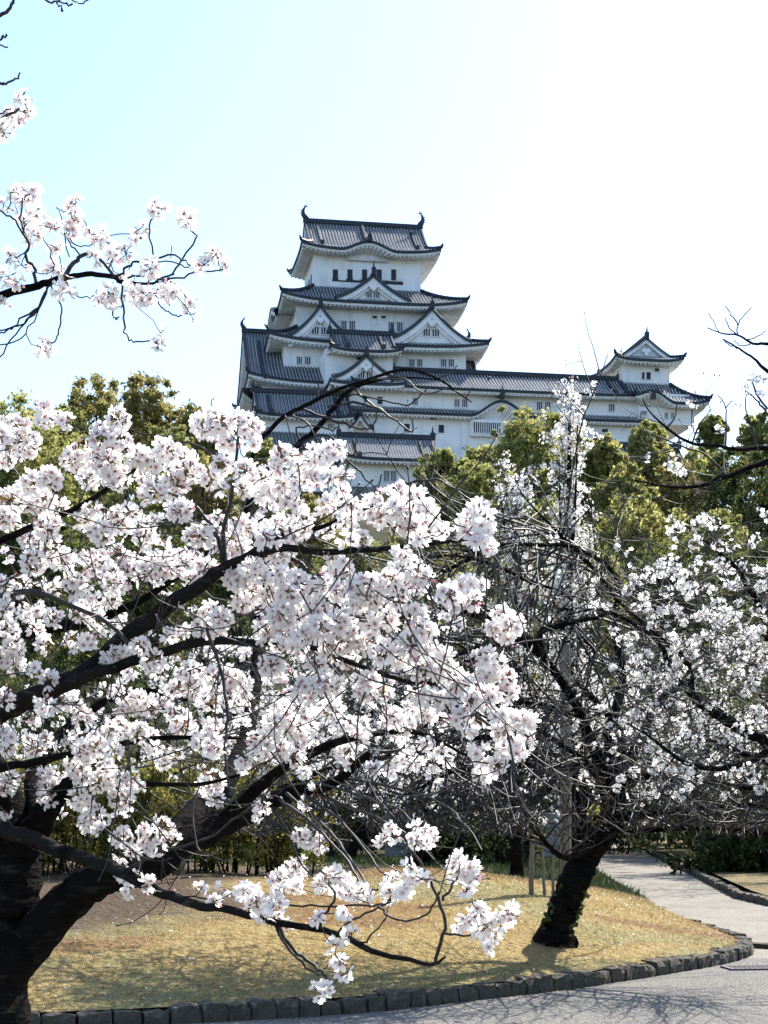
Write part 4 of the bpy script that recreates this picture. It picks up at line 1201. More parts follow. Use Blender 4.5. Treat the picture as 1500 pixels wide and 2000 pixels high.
# ---------------------------------------------------------------- near cherry tree on the left
T1 = Cherry('cherry_tree', 'large flowering cherry tree nearest the road with thick dark forked trunk and long blossoming boughs', W(-30, 2480, 5.6) * np.array([1, 1, 0]), 11, 'cherry trees')
T1.limb([(-34, 2504, 5.6, 280), (-28, 2300, 5.6, 200), (-14, 2050, 5.6, 150), (-14, 1900, 5.6, 140), (-2, 1780, 5.6, 150), (6, 1690, 5.6, 150), (0, 1610, 5.6, 128), (-50, 1480, 5.55, 104), (-120, 1300, 5.5, 92), (-180, 1000, 5.4, 78), (-230, 740, 5.3, 56), (-250, 500, 5.2, 36), (-250, 200, 5.1, 26), (-220, -60, 5.0, 12)], 'trunk', sides=16, per=8, wob=.03)
LB = [
 ([(-10, 1930, 5.6, 120), (50, 1850, 5.55, 92), (115, 1780, 5.5, 84), (180, 1722, 5.4, 74), (240, 1703, 5.35, 66), (300, 1685, 5.4, 60), (370, 1640, 5.5, 58), (440, 1605, 5.6, 50), (510, 1575, 5.7, 42), (580, 1545, 5.7, 30), (650, 1530, 5.6, 20), (720, 1470, 5.4, 12)], 'bark'),
 ([(305, 1690, 5.4, 60), (350, 1620, 5.7, 50), (400, 1570, 6.0, 48), (440, 1530, 6.2, 38), (480, 1430, 6.6, 30), (500, 1330, 6.9, 27), (505, 1200, 7.2, 25), (490, 1060, 7.4, 23), (485, 985, 7.5, 22), (522, 920, 7.5, 15), (572, 877, 7.5, 12), (620, 836, 7.5, 11), (650, 800, 7.5, 10), (683, 762, 7.5, 8), (740, 742, 7.5, 6), (800, 738, 7.5, 4), (860, 742, 7.5, 3)], 'bark'),
 ([(484, 1000, 7.5, 15), (488, 919, 7.4, 9), (495, 888, 7.4, 9), (516, 853, 7.35, 8.5), (554, 815, 7.3, 8.5), (606, 787, 7.3, 8), (662, 760, 7.3, 7), (717, 742, 7.3, 6), (769, 725, 7.3, 6), (797, 721, 7.3, 5), (828, 728, 7.3, 4), (866, 746, 7.3, 4), (894, 767, 7.3, 3), (922, 786, 7.3, 2)], 'bark'),
 ([(-20, 1605, 5.5, 44), (20, 1625, 5.35, 32), (60, 1637, 5.25, 30), (130, 1665, 5.1, 28), (230, 1700, 4.9, 25), (300, 1737, 4.8, 21), (380, 1766, 4.7, 18), (450, 1777, 4.6, 16), (540, 1802, 4.5, 14), (620, 1814, 4.4, 13), (672, 1830, 4.4, 13), (740, 1862, 4.35, 11), (800, 1874, 4.3, 9), (846, 1884, 4.3, 8), (870, 1868, 4.3, 4)], 'bark_pale'),
 ([(-135, 1430, 5.5, 60), (-60, 1410, 5.3, 50), (0, 1390, 5.2, 42), (80, 1355, 5.1, 40), (170, 1310, 5.0, 37), (250, 1240, 4.9, 34), (320, 1190, 4.8, 32), (390, 1145, 4.7, 28), (440, 1110, 4.6, 24), (500, 1082, 4.5, 20), (560, 1070, 4.45, 16), (640, 1078, 4.4, 13), (740, 1072, 4.3, 11), (860, 1060, 4.2, 8), (940, 1050, 4.2, 4)], 'bark_pale'),
 ([(110, 1345, 5.07, 24), (200, 1310, 4.9, 22), (330, 1270, 4.8, 19), (420, 1250, 4.7, 17), (500, 1255, 4.6, 14), (600, 1262, 4.5, 11), (700, 1300, 4.4, 10), (790, 1330, 4.35, 9), (870, 1340, 4.3, 7), (930, 1390, 4.2, 5), (1000, 1430, 4.2, 3)], 'bark_pale'),
 ([(-140, 1260, 5.5, 44), (-40, 1238, 5.7, 32), (30, 1235, 5.8, 28), (100, 1225, 5.8, 25), (170, 1215, 5.7, 22), (260, 1180, 5.6, 15), (340, 1130, 5.5, 11), (430, 1060, 5.4, 7), (520, 1010, 5.3, 4)], 'bark'),
 ([(-70, 1520, 5.5, 34), (0, 1500, 5.3, 18), (60, 1490, 5.2, 16), (150, 1470, 5.1, 14), (280, 1445, 4.9, 11), (380, 1440, 4.8, 9), (480, 1440, 4.6, 6), (560, 1420, 4.5, 4)], 'bark'),
 ([(40, 1660, 5.55, 70), (75, 1610, 5.5, 56), (110, 1560, 5.4, 42), (150, 1522, 5.3, 26), (200, 1530, 5.2, 14), (280, 1530, 5.0, 11), (390, 1532, 4.9, 8), (480, 1510, 4.8, 5)], 'bark'),
 ([(80, 1605, 5.5, 34), (60, 1540, 5.7, 30), (90, 1470, 5.9, 24), (160, 1400, 6.0, 18), (260, 1350, 6.0, 14), (380, 1370, 5.9, 8), (470, 1400, 5.8, 4)], 'bark'),
 ([(430, 1610, 5.6, 34), (520, 1525, 5.4, 24), (620, 1465, 5.1, 18), (720, 1435, 4.9, 13), (820, 1432, 4.7, 9), (900, 1470, 4.5, 6), (950, 1490, 4.4, 4)], 'bark'),
 ([(-175, 1110, 5.4, 26), (-80, 1090, 5.3, 20), (0, 1057, 5.1, 15), (60, 1030, 5.0, 13), (140, 997, 4.9, 11), (213, 953, 4.8, 9), (260, 920, 4.7, 6), (300, 900, 4.65, 3)], 'bark'),
 ([(-232, 745, 5.3, 50), (-100, 622, 5.0, 30), (-40, 590, 4.9, 20), (0, 578, 4.8, 17), (64, 561, 4.8, 15), (109, 548, 4.8, 13), (138, 540, 4.8, 11), (179, 535, 4.75, 10), (221, 541, 4.7, 9), (240, 551, 4.7, 8), (288, 554, 4.7, 5), (330, 548, 4.7, 3)], 'bark'),
 ([(488, 1090, 4.53, 14), (560, 1040, 4.7, 11), (620, 1032, 4.65, 9), (680, 1007, 4.6, 8), (740, 985, 4.5, 6), (800, 985, 4.45, 4)], 'bark'),
]
for rows, m in LB:
    T1.limb(rows, 'limb', m, sides=10)
LN = [   # traced twigs: points, depth0, depth1, width0, width1
 ([(-60, 1180), (0, 1165), (60, 1155), (120, 1175), (190, 1205), (262, 1262)], 5.2, 4.8, 14, 8),
 ([(436, 1100), (425, 1050), (393, 1003), (367, 980), (340, 965)], 4.6, 4.5, 10, 5),
 ([(438, 1100), (440, 1020), (455, 950), (463, 863), (460, 830)], 4.6, 4.55, 10, 5),
 ([(405, 1230), (430, 1310), (445, 1400), (440, 1470), (450, 1540), (470, 1580)], 4.6, 4.4, 9, 4),
 ([(570, 1090), (610, 1126), (630, 1166), (682, 1194), (700, 1190)], 4.5, 4.4, 10, 4),
 ([(700, 1300), (738, 1254), (754, 1186), (765, 1150)], 4.4, 4.3, 8, 4),
 ([(544, 1806), (572, 1854), (608, 1882), (632, 1902), (652, 1940)], 4.5, 4.4, 9, 5),
 ([(536, 1802), (560, 1850), (600, 1888), (628, 1905)], 4.5, 4.42, 6, 4),
 ([(846, 1884), (868, 1826), (860, 1774), (844, 1730), (816, 1678), (800, 1658), (790, 1630)], 4.3, 4.25, 8, 4),
 ([(500, 1790), (540, 1772), (562, 1768), (624, 1770), (680, 1768), (740, 1768), (764, 1756)], 4.5, 4.3, 5, 4),
 ([(740, 1772), (760, 1790), (792, 1800), (824, 1790), (848, 1766), (856, 1742)], 4.3, 4.27, 5, 4),
 ([(620, 1818), (632, 1790), (656, 1750), (640, 1726)], 4.4, 4.4, 7, 4),
 ([(656, 1826), (688, 1798), (740, 1774), (764, 1756)], 4.4, 4.3, 5, 4),
 ([(864, 1762), (880, 1734), (896, 1710)], 4.3, 4.3, 6, 4),
 ([(868, 1826), (916, 1826), (960, 1806), (990, 1796)], 4.3, 4.25, 5, 3),
 ([(700, 1842), (720, 1834), (752, 1791)], 4.4, 4.35, 5, 3),
 ([(560, 1550), (640, 1622), (680, 1670), (716, 1730), (740, 1738)], 5.6, 4.9, 8, 4),
 ([(545, 1560), (600, 1600), (640, 1640), (690, 1700), (712, 1740), (722, 1770)], 5.6, 4.8, 9, 4),
 ([(580, 1545), (650, 1590), (700, 1640), (740, 1700), (760, 1710)], 5.7, 5.0, 7, 3),
 ([(600, 1540), (690, 1580), (760, 1610), (800, 1660)], 5.7, 5.0, 7, 3),
 ([(520, 1570), (560, 1620), (590, 1690), (650, 1740), (700, 1745)], 5.7, 5.1, 6, 3),
 ([(630, 1530), (720, 1560), (790, 1590), (830, 1640)], 5.6, 5.0, 6, 3),
 ([(640, 1520), (740, 1530), (840, 1560), (900, 1600), (940, 1660)], 5.6, 5.0, 6, 3),
 ([(300, 1738), (340, 1750), (390, 1753), (417, 1757), (440, 1738)], 4.8, 4.6, 5, 3),
 ([(240, 1703), (280, 1680), (330, 1660), (400, 1640), (470, 1592), (500, 1570)], 5.0, 4.9, 9, 3),
 # bare arching twigs before the keep
 ([(640, 795), (690, 787), (731, 798), (752, 805), (783, 829), (806, 843), (806, 819)], 7.5, 7.4, 6, 3),
 ([(690, 755), (705, 775), (742, 798), (752, 806)], 7.5, 7.5, 5, 4),
 ([(680, 770), (752, 782), (797, 792), (821, 772), (833, 760)], 7.5, 7.5, 4, 3),
 ([(585, 798), (634, 815), (683, 831), (714, 839), (731, 829), (738, 801)], 7.4, 7.4, 6, 3),
 ([(572, 812), (600, 826), (615, 855), (622, 870)], 7.3, 7.3, 4, 3),
 ([(560, 890), (620, 870), (655, 885), (683, 902), (710, 930), (735, 952), (745, 928)], 7.5, 7.3, 6, 3),
 ([(560, 885), (620, 850), (660, 862), (690, 890), (695, 850)], 7.5, 7.4, 5, 3),
 ([(590, 862), (580, 838), (610, 830), (650, 840), (656, 834)], 7.5, 7.4, 4, 3),
 ([(720, 741), (790, 742), (830, 768), (875, 760), (905, 772)], 7.3, 7.3, 4, 2),
 ([(622, 784), (621, 762), (622, 748)], 7.3, 7.3, 4, 3),
 ([(800, 722), (840, 735), (875, 732), (893, 713)], 7.3, 7.3, 4, 2), ([(910, 776), (924, 758)], 7.3, 7.3, 3, 2), ([(725, 740), (727, 715), (728, 700)], 7.3, 7.3, 3, 2),
 ([(700, 1000), (740, 970), (787, 947), (849, 937), (891, 954), (929, 968)], 7.0, 6.8, 8, 3),
 ([(700, 1010), (720, 985), (760, 960), (787, 947), (792, 941)], 7.0, 6.9, 8, 3),
 ([(800, 945), (830, 960), (870, 990), (890, 1005)], 6.9, 6.8, 4, 2),
 ([(505, 1100), (580, 1060), (650, 1030), (705, 1005)], 7.3, 7.0, 10, 8),
 ([(460, 860), (418, 800), (418, 776)], 4.6, 4.6, 3, 2),
 ([(240, 837), (300, 852), (350, 862), (420, 888), (450, 905)], 4.7, 4.6, 4, 4),
 # bough against the sky
 ([(122, 544), (144, 513), (160, 498), (186, 500), (208, 519), (227, 545)], 4.8, 4.7, 10, 6),
 ([(69, 560), (66, 526), (53, 503), (54, 478), (35, 439), (13, 417), (-10, 410)], 4.8, 4.75, 8, 3),
 ([(53, 471), (40, 436), (43, 404), (50, 385)], 4.8, 4.8, 5, 3),
 ([(13, 417), (20, 398), (21, 373)], 4.8, 4.8, 3, 2),
 ([(225, 545), (243, 526), (266, 513), (301, 506), (336, 497), (362, 510), (384, 522)], 4.7, 4.6, 6, 3),
 ([(301, 506), (291, 452), (301, 423), (307, 410)], 4.65, 4.65, 4, 3),
 ([(288, 554), (330, 540), (339, 530), (358, 503), (381, 468), (374, 446), (368, 435)], 4.7, 4.65, 5, 3),
 ([(250, 545), (266, 538), (320, 545), (358, 542), (387, 529), (415, 530), (435, 526)], 4.7, 4.6, 5, 3),
 ([(305, 506), (345, 515), (380, 525), (395, 525)], 4.65, 4.6, 3, 3),
 ([(237, 550), (240, 596), (243, 641), (253, 663), (272, 666), (304, 660)], 4.7, 4.65, 5, 3),
 ([(240, 596), (222, 605), (220, 618), (227, 623), (232, 620)], 4.7, 4.7, 3, 3),
 ([(98, 555), (118, 593), (120, 628), (112, 657), (100, 672)], 4.8, 4.75, 4, 3),
 ([(98, 555), (77, 596), (32, 634), (0, 654), (-40, 675)], 4.8, 4.8, 5, 3),
 ([(96, 560), (70, 605), (40, 640), (5, 690), (-30, 740)], 4.8, 4.8, 4, 3),
 ([(90, 572), (60, 618), (30, 640), (0, 645), (-40, 650)], 4.8, 4.8, 4, 3),
 ([(88, 578), (58, 640), (25, 672), (-40, 668)], 4.8, 4.8, 3, 3),
 ([(270, 560), (275, 590), (285, 598), (292, 594)], 4.7, 4.7, 4, 3),
 ([(300, 570), (310, 590), (323, 606), (346, 618), (358, 612), (366, 605)], 4.7, 4.65, 3, 3),
 ([(128, 568), (160, 579), (185, 577), (190, 565)], 4.75, 4.7, 3, 2), ([(135, 500), (115, 410), (122, 413), (136, 414)], 4.8, 4.8, 3, 2),
 ([(160, 498), (140, 478), (132, 465), (150, 480), (180, 478), (190, 462)], 4.8, 4.8, 4, 2), ([(103, 530), (100, 500), (85, 462)], 4.8, 4.8, 4, 2), ([(335, 505), (333, 490), (336, 482)], 4.65, 4.65, 2, 2),
 # twigs at the very top left
 ([(-250, 300), (-120, 120), (-40, 50), (0, 32), (20, 15), (27, -5), (30, -40)], 5.1, 4.9, 12, 4),
 ([(-60, 60), (20, -40), (85, -2), (110, 4), (122, -8)], 4.95, 4.8, 6, 3), ([(112, 4), (118, 14), (121, 20)], 4.8, 4.8, 3, 5), ([(114, 3), (128, 6), (138, 8)], 4.8, 4.8, 3, 4), ([(122, -6), (140, -2), (160, 6), (174, -4), (180, -30)], 4.8, 4.8, 3, 3),
 ([(-240, 420), (-100, 260), (-30, 175), (0, 165), (10, 164), (30, 152), (39, 141)], 5.1, 4.9, 9, 3),
 ([(-60, 200), (-20, 110), (0, 78), (6, 70), (14, 69)], 5.0, 4.9, 5, 4), ([(-30, 130), (-10, 92), (15, 93)], 5.0, 4.9, 4, 3),
 ([(-240, 520), (-120, 330), (-40, 250), (0, 230), (28, 219), (45, 205)], 5.1, 4.9, 10, 4), ([(-30, 245), (0, 222), (22, 210)], 4.9, 4.9, 4, 3),
]
for xy, d0, d1, w0, w1 in LN: T1.line(xy, d0, d1, w0, w1)

CL = """45,385,20 35,378,18 59,378,20 6,400,14 45,433,18 69,417,18 64,458,22 100,439,20 147,400,20 144,430,20 138,449,20 160,446,16 179,458,18 198,465,22 112,487,16 19,498,14 42,518,16 14,540,18 35,551,14 104,529,22 186,503,14 224,497,18 246,494,20 269,465,14 285,442,14 307,407,22 366,426,22 293,526,24 397,519,18 422,497,18 445,519,14 237,538,12 256,551,14 211,570,18 198,590,16 221,586,18 122,570,20 131,548,14 266,577,18 285,577,18 320,570,20 339,570,18 371,593,18 373,615,14 86,679,20 314,650,14 309,673,14 5,593,12 130,560,14 250,575,14
45,192,16 40,217,18 55,217,14 13,237,18 8,260,18 33,237,16 2,245,18 20,228,14
87,787,18 90,817,24 127,823,16 30,833,34 50,863,34 20,877,28 13,903,18 0,850,24 233,820,28 200,850,30 233,867,34 147,897,34 187,893,34 213,907,36 177,933,30 227,933,30 277,893,28 300,903,28 327,880,30 360,897,28 367,920,36 340,950,32 307,960,24 277,933,20 410,937,24 433,953,14 400,833,32 430,827,32 457,827,34 483,830,30 447,863,25 490,860,22 433,907,22 480,920,24 490,950,24
67,943,34 97,933,28 20,977,34 50,973,36 77,980,30 13,1010,28 113,993,22 93,1030,30 57,1047,30 93,1073,36 123,1090,30 67,1100,28 153,1017,16 180,1003,22 197,1040,30 230,1010,28 253,1000,22 280,1047,28 240,1027,18 353,997,28 283,970,14 187,1097,32 227,1087,34 253,1103,30 317,1053,15 390,1047,32 417,1063,22 443,1053,24 353,1093,28 383,1100,30 330,1080,15 297,1100,25 473,1030,28 493,1040,25
200,1110,34 247,1120,36 223,1140,28 150,1140,30 100,1147,22 37,1137,22 7,1143,22 217,1170,24 300,1117,32 327,1110,28 370,1103,34 400,1110,30 377,1133,20 467,1127,30 493,1110,24 477,1170,30 10,1190,20 50,1197,20 70,1187,16 103,1207,22 157,1197,20 190,1217,24 410,1200,28 433,1207,24 397,1227,20 350,1183,14 417,1230,28 330,1240,16 355,1233,10 280,1237,12 243,1217,10
17,1230,24 27,1267,26 27,1297,28 3,1290,24 143,1253,24 173,1257,18 233,1283,28 213,1283,18 253,1280,24 277,1260,20 297,1290,24 313,1310,18 93,1327,22 67,1307,14 237,1347,22 273,1367,26 253,1383,24 297,1383,20 233,1383,14 373,1317,30 347,1343,26 383,1343,30 417,1323,24 413,1367,30 447,1323,24 470,1340,22
10,1363,20 87,1377,20 127,1367,20 147,1383,24 163,1400,24 57,1400,16 230,1420,28 213,1430,18 273,1430,22 293,1443,18 333,1393,18 357,1420,28 377,1407,16 417,1427,26 390,1453,20 417,1460,24 473,1413,14 13,1437,16 13,1457,18 67,1463,26 97,1450,14 167,1467,30 187,1460,22 193,1490,30 217,1467,24 143,1490,18 160,1513,24 320,1487,22 343,1473,16 300,1463,12 477,1487,16 497,1447,14
100,1520,28 93,1540,26 20,1523,20 10,1540,22 213,1517,26 247,1520,24 263,1540,22 193,1530,24 417,1527,28 400,1540,20
554,890,28 542,914,18 586,910,22 622,894,30 650,882,28 582,934,22 610,938,22 646,930,22 670,930,16 510,934,24 518,958,28 546,950,20 522,982,22 478,954,18 570,986,26 590,1010,24 582,1034,26 550,1018,20 506,1026,26 522,1050,24 466,1034,24 466,1074,28 538,1086,30 562,1074,20 642,986,24 666,958,16 690,998,28 678,1018,22 706,1054,22 682,1054,18 722,986,28 746,1006,30 750,978,26 778,958,20 782,998,32 810,974,26 826,998,28 810,1030,26 778,1026,24 818,1054,18 846,1034,22 866,1042,14
918,1010,22 938,998,24 914,1038,26 946,1026,22 930,1054,18 950,1070,18 654,1090,18 670,1098,14 782,1086,18 798,1094,14 782,1114,24 818,1126,26 810,1146,22
482,1106,30 458,1130,24 514,1122,26 546,1126,22 582,1138,28 490,1154,24 526,1162,26 562,1158,24 590,1166,24 650,1126,22 674,1114,22 638,1142,22 666,1154,26 698,1146,26 726,1166,30 762,1138,28 778,1166,26 698,1178,24 746,1182,22 726,1138,22
550,1202,30 582,1202,28 618,1190,26 522,1234,30 558,1234,30 594,1238,26 626,1222,26 662,1218,28 666,1250,32 690,1234,24 674,1282,28 642,1266,24 722,1250,22 730,1222,22 762,1210,24 746,1274,24 710,1262,20 550,1262,20 582,1266,18 806,1198,22 814,1222,26 830,1234,24 798,1258,28 830,1270,26 778,1282,24 810,1294,24 822,1310,20
878,1162,24 906,1150,26 934,1146,22 886,1182,18 922,1174,22 982,1202,24 970,1230,22 998,1222,26 994,1242,18 530,1298,26 546,1314,18 618,1298,18 626,1310,14 458,1330,24 470,1354,18
602,1338,22 626,1334,22 650,1338,24 590,1338,18 606,1362,16 722,1330,22 710,1350,20 746,1354,20 730,1366,14 850,1306,24 878,1314,28 894,1338,28 870,1286,22 942,1286,24 966,1298,26 950,1322,28 986,1326,24 990,1350,24 930,1346,24 958,1362,26 922,1366,20 818,1358,22 846,1362,24 870,1378,20 834,1394,20 810,1382,14 862,1406,16
550,1390,26 570,1418,26 538,1410,22 598,1422,24 642,1394,22 626,1386,18 650,1382,18 510,1450,28 530,1434,24 582,1438,24 546,1466,26 578,1478,22 522,1474,22 598,1394,18 678,1414,16 706,1426,20 698,1446,18 722,1438,14 674,1470,20 686,1490,16
766,1402,24 790,1414,24 770,1426,22 754,1418,14 786,1442,14 790,1486,22 810,1490,16 834,1454,14 858,1466,18 874,1478,16 850,1486,12 902,1402,22 930,1406,22 914,1426,16 994,1406,26 1022,1410,24 978,1426,20 1026,1438,24 1010,1466,24 990,1462,18 974,1398,18 934,1474,22 950,1506,22 970,1494,18 938,1514,14
598,1510,10 618,1542,14 514,1546,14 474,1498,12 13,1587,12 2,1623,12 93,1557,22 87,1573,16 113,1583,16 157,1563,24 153,1583,16 180,1587,26 173,1607,20 197,1620,14 233,1557,26 253,1567,14 230,1597,16 240,1633,24 257,1660,20 233,1673,10 290,1630,26 320,1617,24 330,1640,22 303,1657,22 313,1607,14
243,1710,18 263,1717,18 287,1727,18 250,1743,14 423,1563,18 393,1737,10 437,1733,14 417,1763,8 480,1740,18 604,1638,26 624,1650,18 588,1634,18 616,1662,12 596,1570,12 512,1574,20 500,1594,12
548,1718,24 576,1702,24 576,1730,20 584,1686,16 544,1738,14 484,1742,24 500,1762,22 536,1766,22 536,1790,20 556,1802,14 508,1786,12 548,1758,12 640,1714,20 660,1710,20 676,1738,22 696,1742,22 716,1746,18 688,1718,10 624,1726,10 628,1738,10 676,1782,12 620,1794,9 656,1746,12
764,1726,24 764,1746,20 788,1738,22 804,1710,18 824,1718,14 800,1694,10 748,1642,18 766,1618,8 770,1634,9 816,1622,20 836,1630,20 812,1642,20 832,1646,12 892,1690,20 916,1694,20 896,1678,12 916,1714,20 912,1734,12 884,1710,12
936,1782,20 916,1794,20 948,1806,20 960,1830,20 936,1826,18 956,1850,12 896,1810,14 976,1798,18 992,1786,20 998,1774,12 688,1826,16 652,1846,8 648,1870,12 664,1878,14 672,1902,12 624,1930,14 640,1934,14 628,1942,12"""
CL = [tuple(float(q) for q in t.split(',')) for t in CL.split()]
nodes = np.array(T1.nodes)
npx = np.stack([750 + nodes[:, 0] / nodes[:, 1] * F, HZ - (nodes[:, 2] - EYE) / nodes[:, 1] * F], 1)
tg = []
rg = T1.rg
for x, y, r in CL:
    d2 = np.hypot(npx[:, 0] - x, npx[:, 1] - y) + 25 + 200 * (nodes[:, 1] > 6.2)
    i = np.argsort(d2)[:6]
    dep = float(np.average(nodes[i, 1], weights=1 / d2[i] ** 2)) + rg.uniform(-.27, .16)
    if x < 480 and y < 720: dep += .15
    dep = min(dep, 5.6)
    c = W(x, y, dep); tg.append(c)
    rm = r / F * dep
    n = int(np.clip(round(r * r / 58.0), 3, 17))
    T1.cluster(c, rm * .74, n)
T1.attach(tg)
# further clusters on the far side of the crown, smaller and half hidden
for k in range(90):
    x, y = rg.uniform(-60, 900), rg.uniform(1000, 1530)
    if y < 1000 + .25 * max(0, x - 500): continue
    c = W(x, y, rg.uniform(5.4, 6.4)); T1.cluster(c, rg.uniform(.015, .03), int(rg.integers(3, 8))); tg.append(c)
T1.attach(tg[len(CL):])
# bare side twigs through the crown
Nn = np.array(T1.nodes); Tn = np.array(T1.tans)
for k in range(760):
    i = int(rg.integers(0, len(Nn)))
    if Nn[i][1] > 6.5 or (HZ - (Nn[i][2] - EYE) / Nn[i][1] * F) < 1010 or HZ - (Nn[i][2] - EYE) / Nn[i][1] * F > 1540: continue
    s = unit(np.cross(Tn[i], rg.normal(0, 1, 3)))
    T1.shoot(Nn[i], unit(Tn[i] * .7 + s), rg.uniform(.08, .42), .0024, .15, .5, 6, 1 if rg.random() < .4 else 0)
for k in range(90):   # fine bare twigs low under the boughs
    i = int(rg.integers(0, len(Nn)))
    y = HZ - (Nn[i][2] - EYE) / Nn[i][1] * F
    if not (1380 < y < 1640): continue
    T1.shoot(Nn[i], unit(np.array([rg.normal(.5, .5), rg.normal(-.1, .4), -.4])), rg.uniform(.2, .5), .003, .25, .7, 9, 2)
T1.bloom(.0192, True, buds=.14, leaves=.12)
T1.finish()

# ---------------------------------------------------------------- leaning cherry tree on the lawn
b = W(1086, 1832, 15.6); b[2] = lawn_z(b[0], b[1]) - .03
T2 = Cherry('cherry_tree', 'nearly bare cherry tree with mossy leaning trunk on the dry lawn behind the kerb', b, 21, 'cherry trees')
T2.tk = (.0035, .0055); T2.zmin = 1.35
T2.limb([(1081, 1850, 15.6, 92), (1084, 1832, 15.6, 72), (1090, 1808, 15.6, 61), (1102, 1770, 15.6, 58), (1124, 1720, 15.6, 60), (1143, 1680, 15.6, 54), (1168, 1640, 15.6, 52), (1190, 1605, 15.6, 44), (1204, 1570, 15.6, 40), (1200, 1530, 15.6, 36)], 'trunk', sides=14, per=7, wob=.12)
L2 = [
 [(1198, 1540, 15.6, 34), (1172, 1490, 15.4, 26), (1140, 1410, 15.1, 22), (1118, 1366, 14.9, 18), (1068, 1290, 14.6, 17), (1022, 1244, 14.3, 15), (972, 1256, 14.1, 12), (900, 1276, 13.8, 9), (830, 1300, 13.5, 4)],
 [(1068, 1290, 14.6, 15), (1052, 1240, 14.5, 13), (1100, 1219, 14.4, 12), (1156, 1208, 14.3, 8), (1200, 1196, 14.2, 4)],
 [(1060, 1284, 14.6, 17), (1000, 1236, 14.4, 16), (950, 1205, 14.2, 14), (880, 1195, 14, 12), (800, 1195, 13.8, 8), (700, 1230, 13.6, 4)],
 [(1198, 1540, 15.6, 30), (1216, 1454, 15.4, 18), (1190, 1400, 15.1, 14), (1156, 1362, 14.9, 12), (1124, 1330, 14.8, 8)],
 [(1200, 1545, 15.6, 26), (1240, 1520, 15.4, 15), (1300, 1516, 15.1, 12), (1380, 1526, 14.8, 11), (1460, 1540, 14.5, 9), (1560, 1550, 14.2, 5)],
 [(1186, 1600, 15.6, 28), (1260, 1590, 15.3, 13), (1340, 1582, 15.0, 11), (1460, 1572, 14.6, 9), (1560, 1590, 14.3, 4)],
 [(1180, 1610, 15.6, 20), (1250, 1622, 15.3, 12), (1330, 1618, 15.1, 11), (1400, 1618, 14.8, 10), (1520, 1630, 14.4, 6)],
 [(1190, 1585, 15.5, 18), (1156, 1502, 14.8, 12), (1108, 1462, 14.4, 11), (1044, 1422, 14.1, 9), (980, 1400, 13.9, 5)],
 [(1150, 1655, 15.4, 18), (1108, 1676, 14.8, 12), (1076, 1656, 14.4, 10), (1048, 1624, 14.2, 9), (1012, 1582, 14, 8), (956, 1530, 13.8, 6), (900, 1490, 13.6, 3)],
 [(1200, 1530, 15.6, 28), (1190, 1440, 15.9, 22), (1215, 1330, 16.2, 18), (1200, 1220, 16.3, 14), (1204, 1126, 16.2, 10), (1124, 1070, 15.8, 8), (1060, 1064, 15.5, 8), (960, 1066, 15.2, 7), (880, 1085, 15.0, 3)],
 [(1204, 1170, 16.2, 12), (1160, 1110, 16, 9), (1124, 1078, 15.8, 9), (1092, 1042, 15.7, 7), (1040, 990, 15.5, 4), (1010, 950, 15.4, 2)],
 [(1080, 1150, 15.6, 5), (1028, 1134, 15.4, 8), (980, 1110, 15.2, 7), (900, 1086, 15, 6), (820, 1090, 14.8, 3)],
 [(1205, 1560, 15.6, 26), (1250, 1440, 16, 20), (1300, 1360, 16.3, 14), (1380, 1290, 16.5, 9), (1450, 1240, 16.6, 4)],
 [(1140, 1410, 15.1, 14), (1060, 1380, 14.6, 12), (970, 1370, 14.2, 10), (880, 1390, 13.9, 7), (800, 1440, 13.7, 3)],
 [(1010, 1238, 14.4, 12), (900, 1300, 14.2, 11), (780, 1370, 14, 9), (640, 1420, 13.8, 7), (500, 1480, 13.6, 4)],
 [(1080, 1500, 14.9, 12), (960, 1440, 14.6, 12), (820, 1470, 14.3, 11), (680, 1490, 14.1, 9), (540, 1540, 13.9, 5)],
 [(960, 1066, 15.2, 8), (860, 1120, 15.0, 8), (720, 1180, 14.9, 7), (560, 1280, 14.8, 6), (400, 1400, 14.6, 3)],
 [(1172, 1490, 15.4, 16), (1080, 1500, 14.9, 12), (980, 1490, 14.4, 10), (880, 1510, 14.0, 7), (780, 1560, 13.8, 3)],
]
for rows in L2:
    p, r = T2.limb(rows, 'limb', 'bark', sides=7, per=5)
    T2.shoots(p, r, 12.5, .35, 1.8, spread=.95, droop=.45, up=.8, kids=4, bias=(-.12, -.1, -.12 if p[:, 2].mean() > 2.6 else .05))
for k in range(60):
    pt, d = T2.tips[int(T2.rg.integers(0, len(T2.tips)))]
    T2.cluster(pt, .03, int(T2.rg.integers(2, 6)))
for k in range(420):  # extra blossom hidden behind the near tree, added to throw broad lawn shadows
    x, y = T2.rg.uniform(430, 860), T2.rg.uniform(1240, 1500)
    near = min(T2.tips, key=lambda q: abs(750 + q[0][0] / q[0][1] * F - x) + abs(HZ - (q[0][2] - EYE) / q[0][1] * F - y))
    T2.cluster(near[0] + T2.rg.normal(0, .05, 3), T2.rg.uniform(.03, .06), int(T2.rg.integers(4, 9)))
T2.bloom(.024, False, buds=0, leaves=.05, stalks=False)
T2.finish(L=.016)
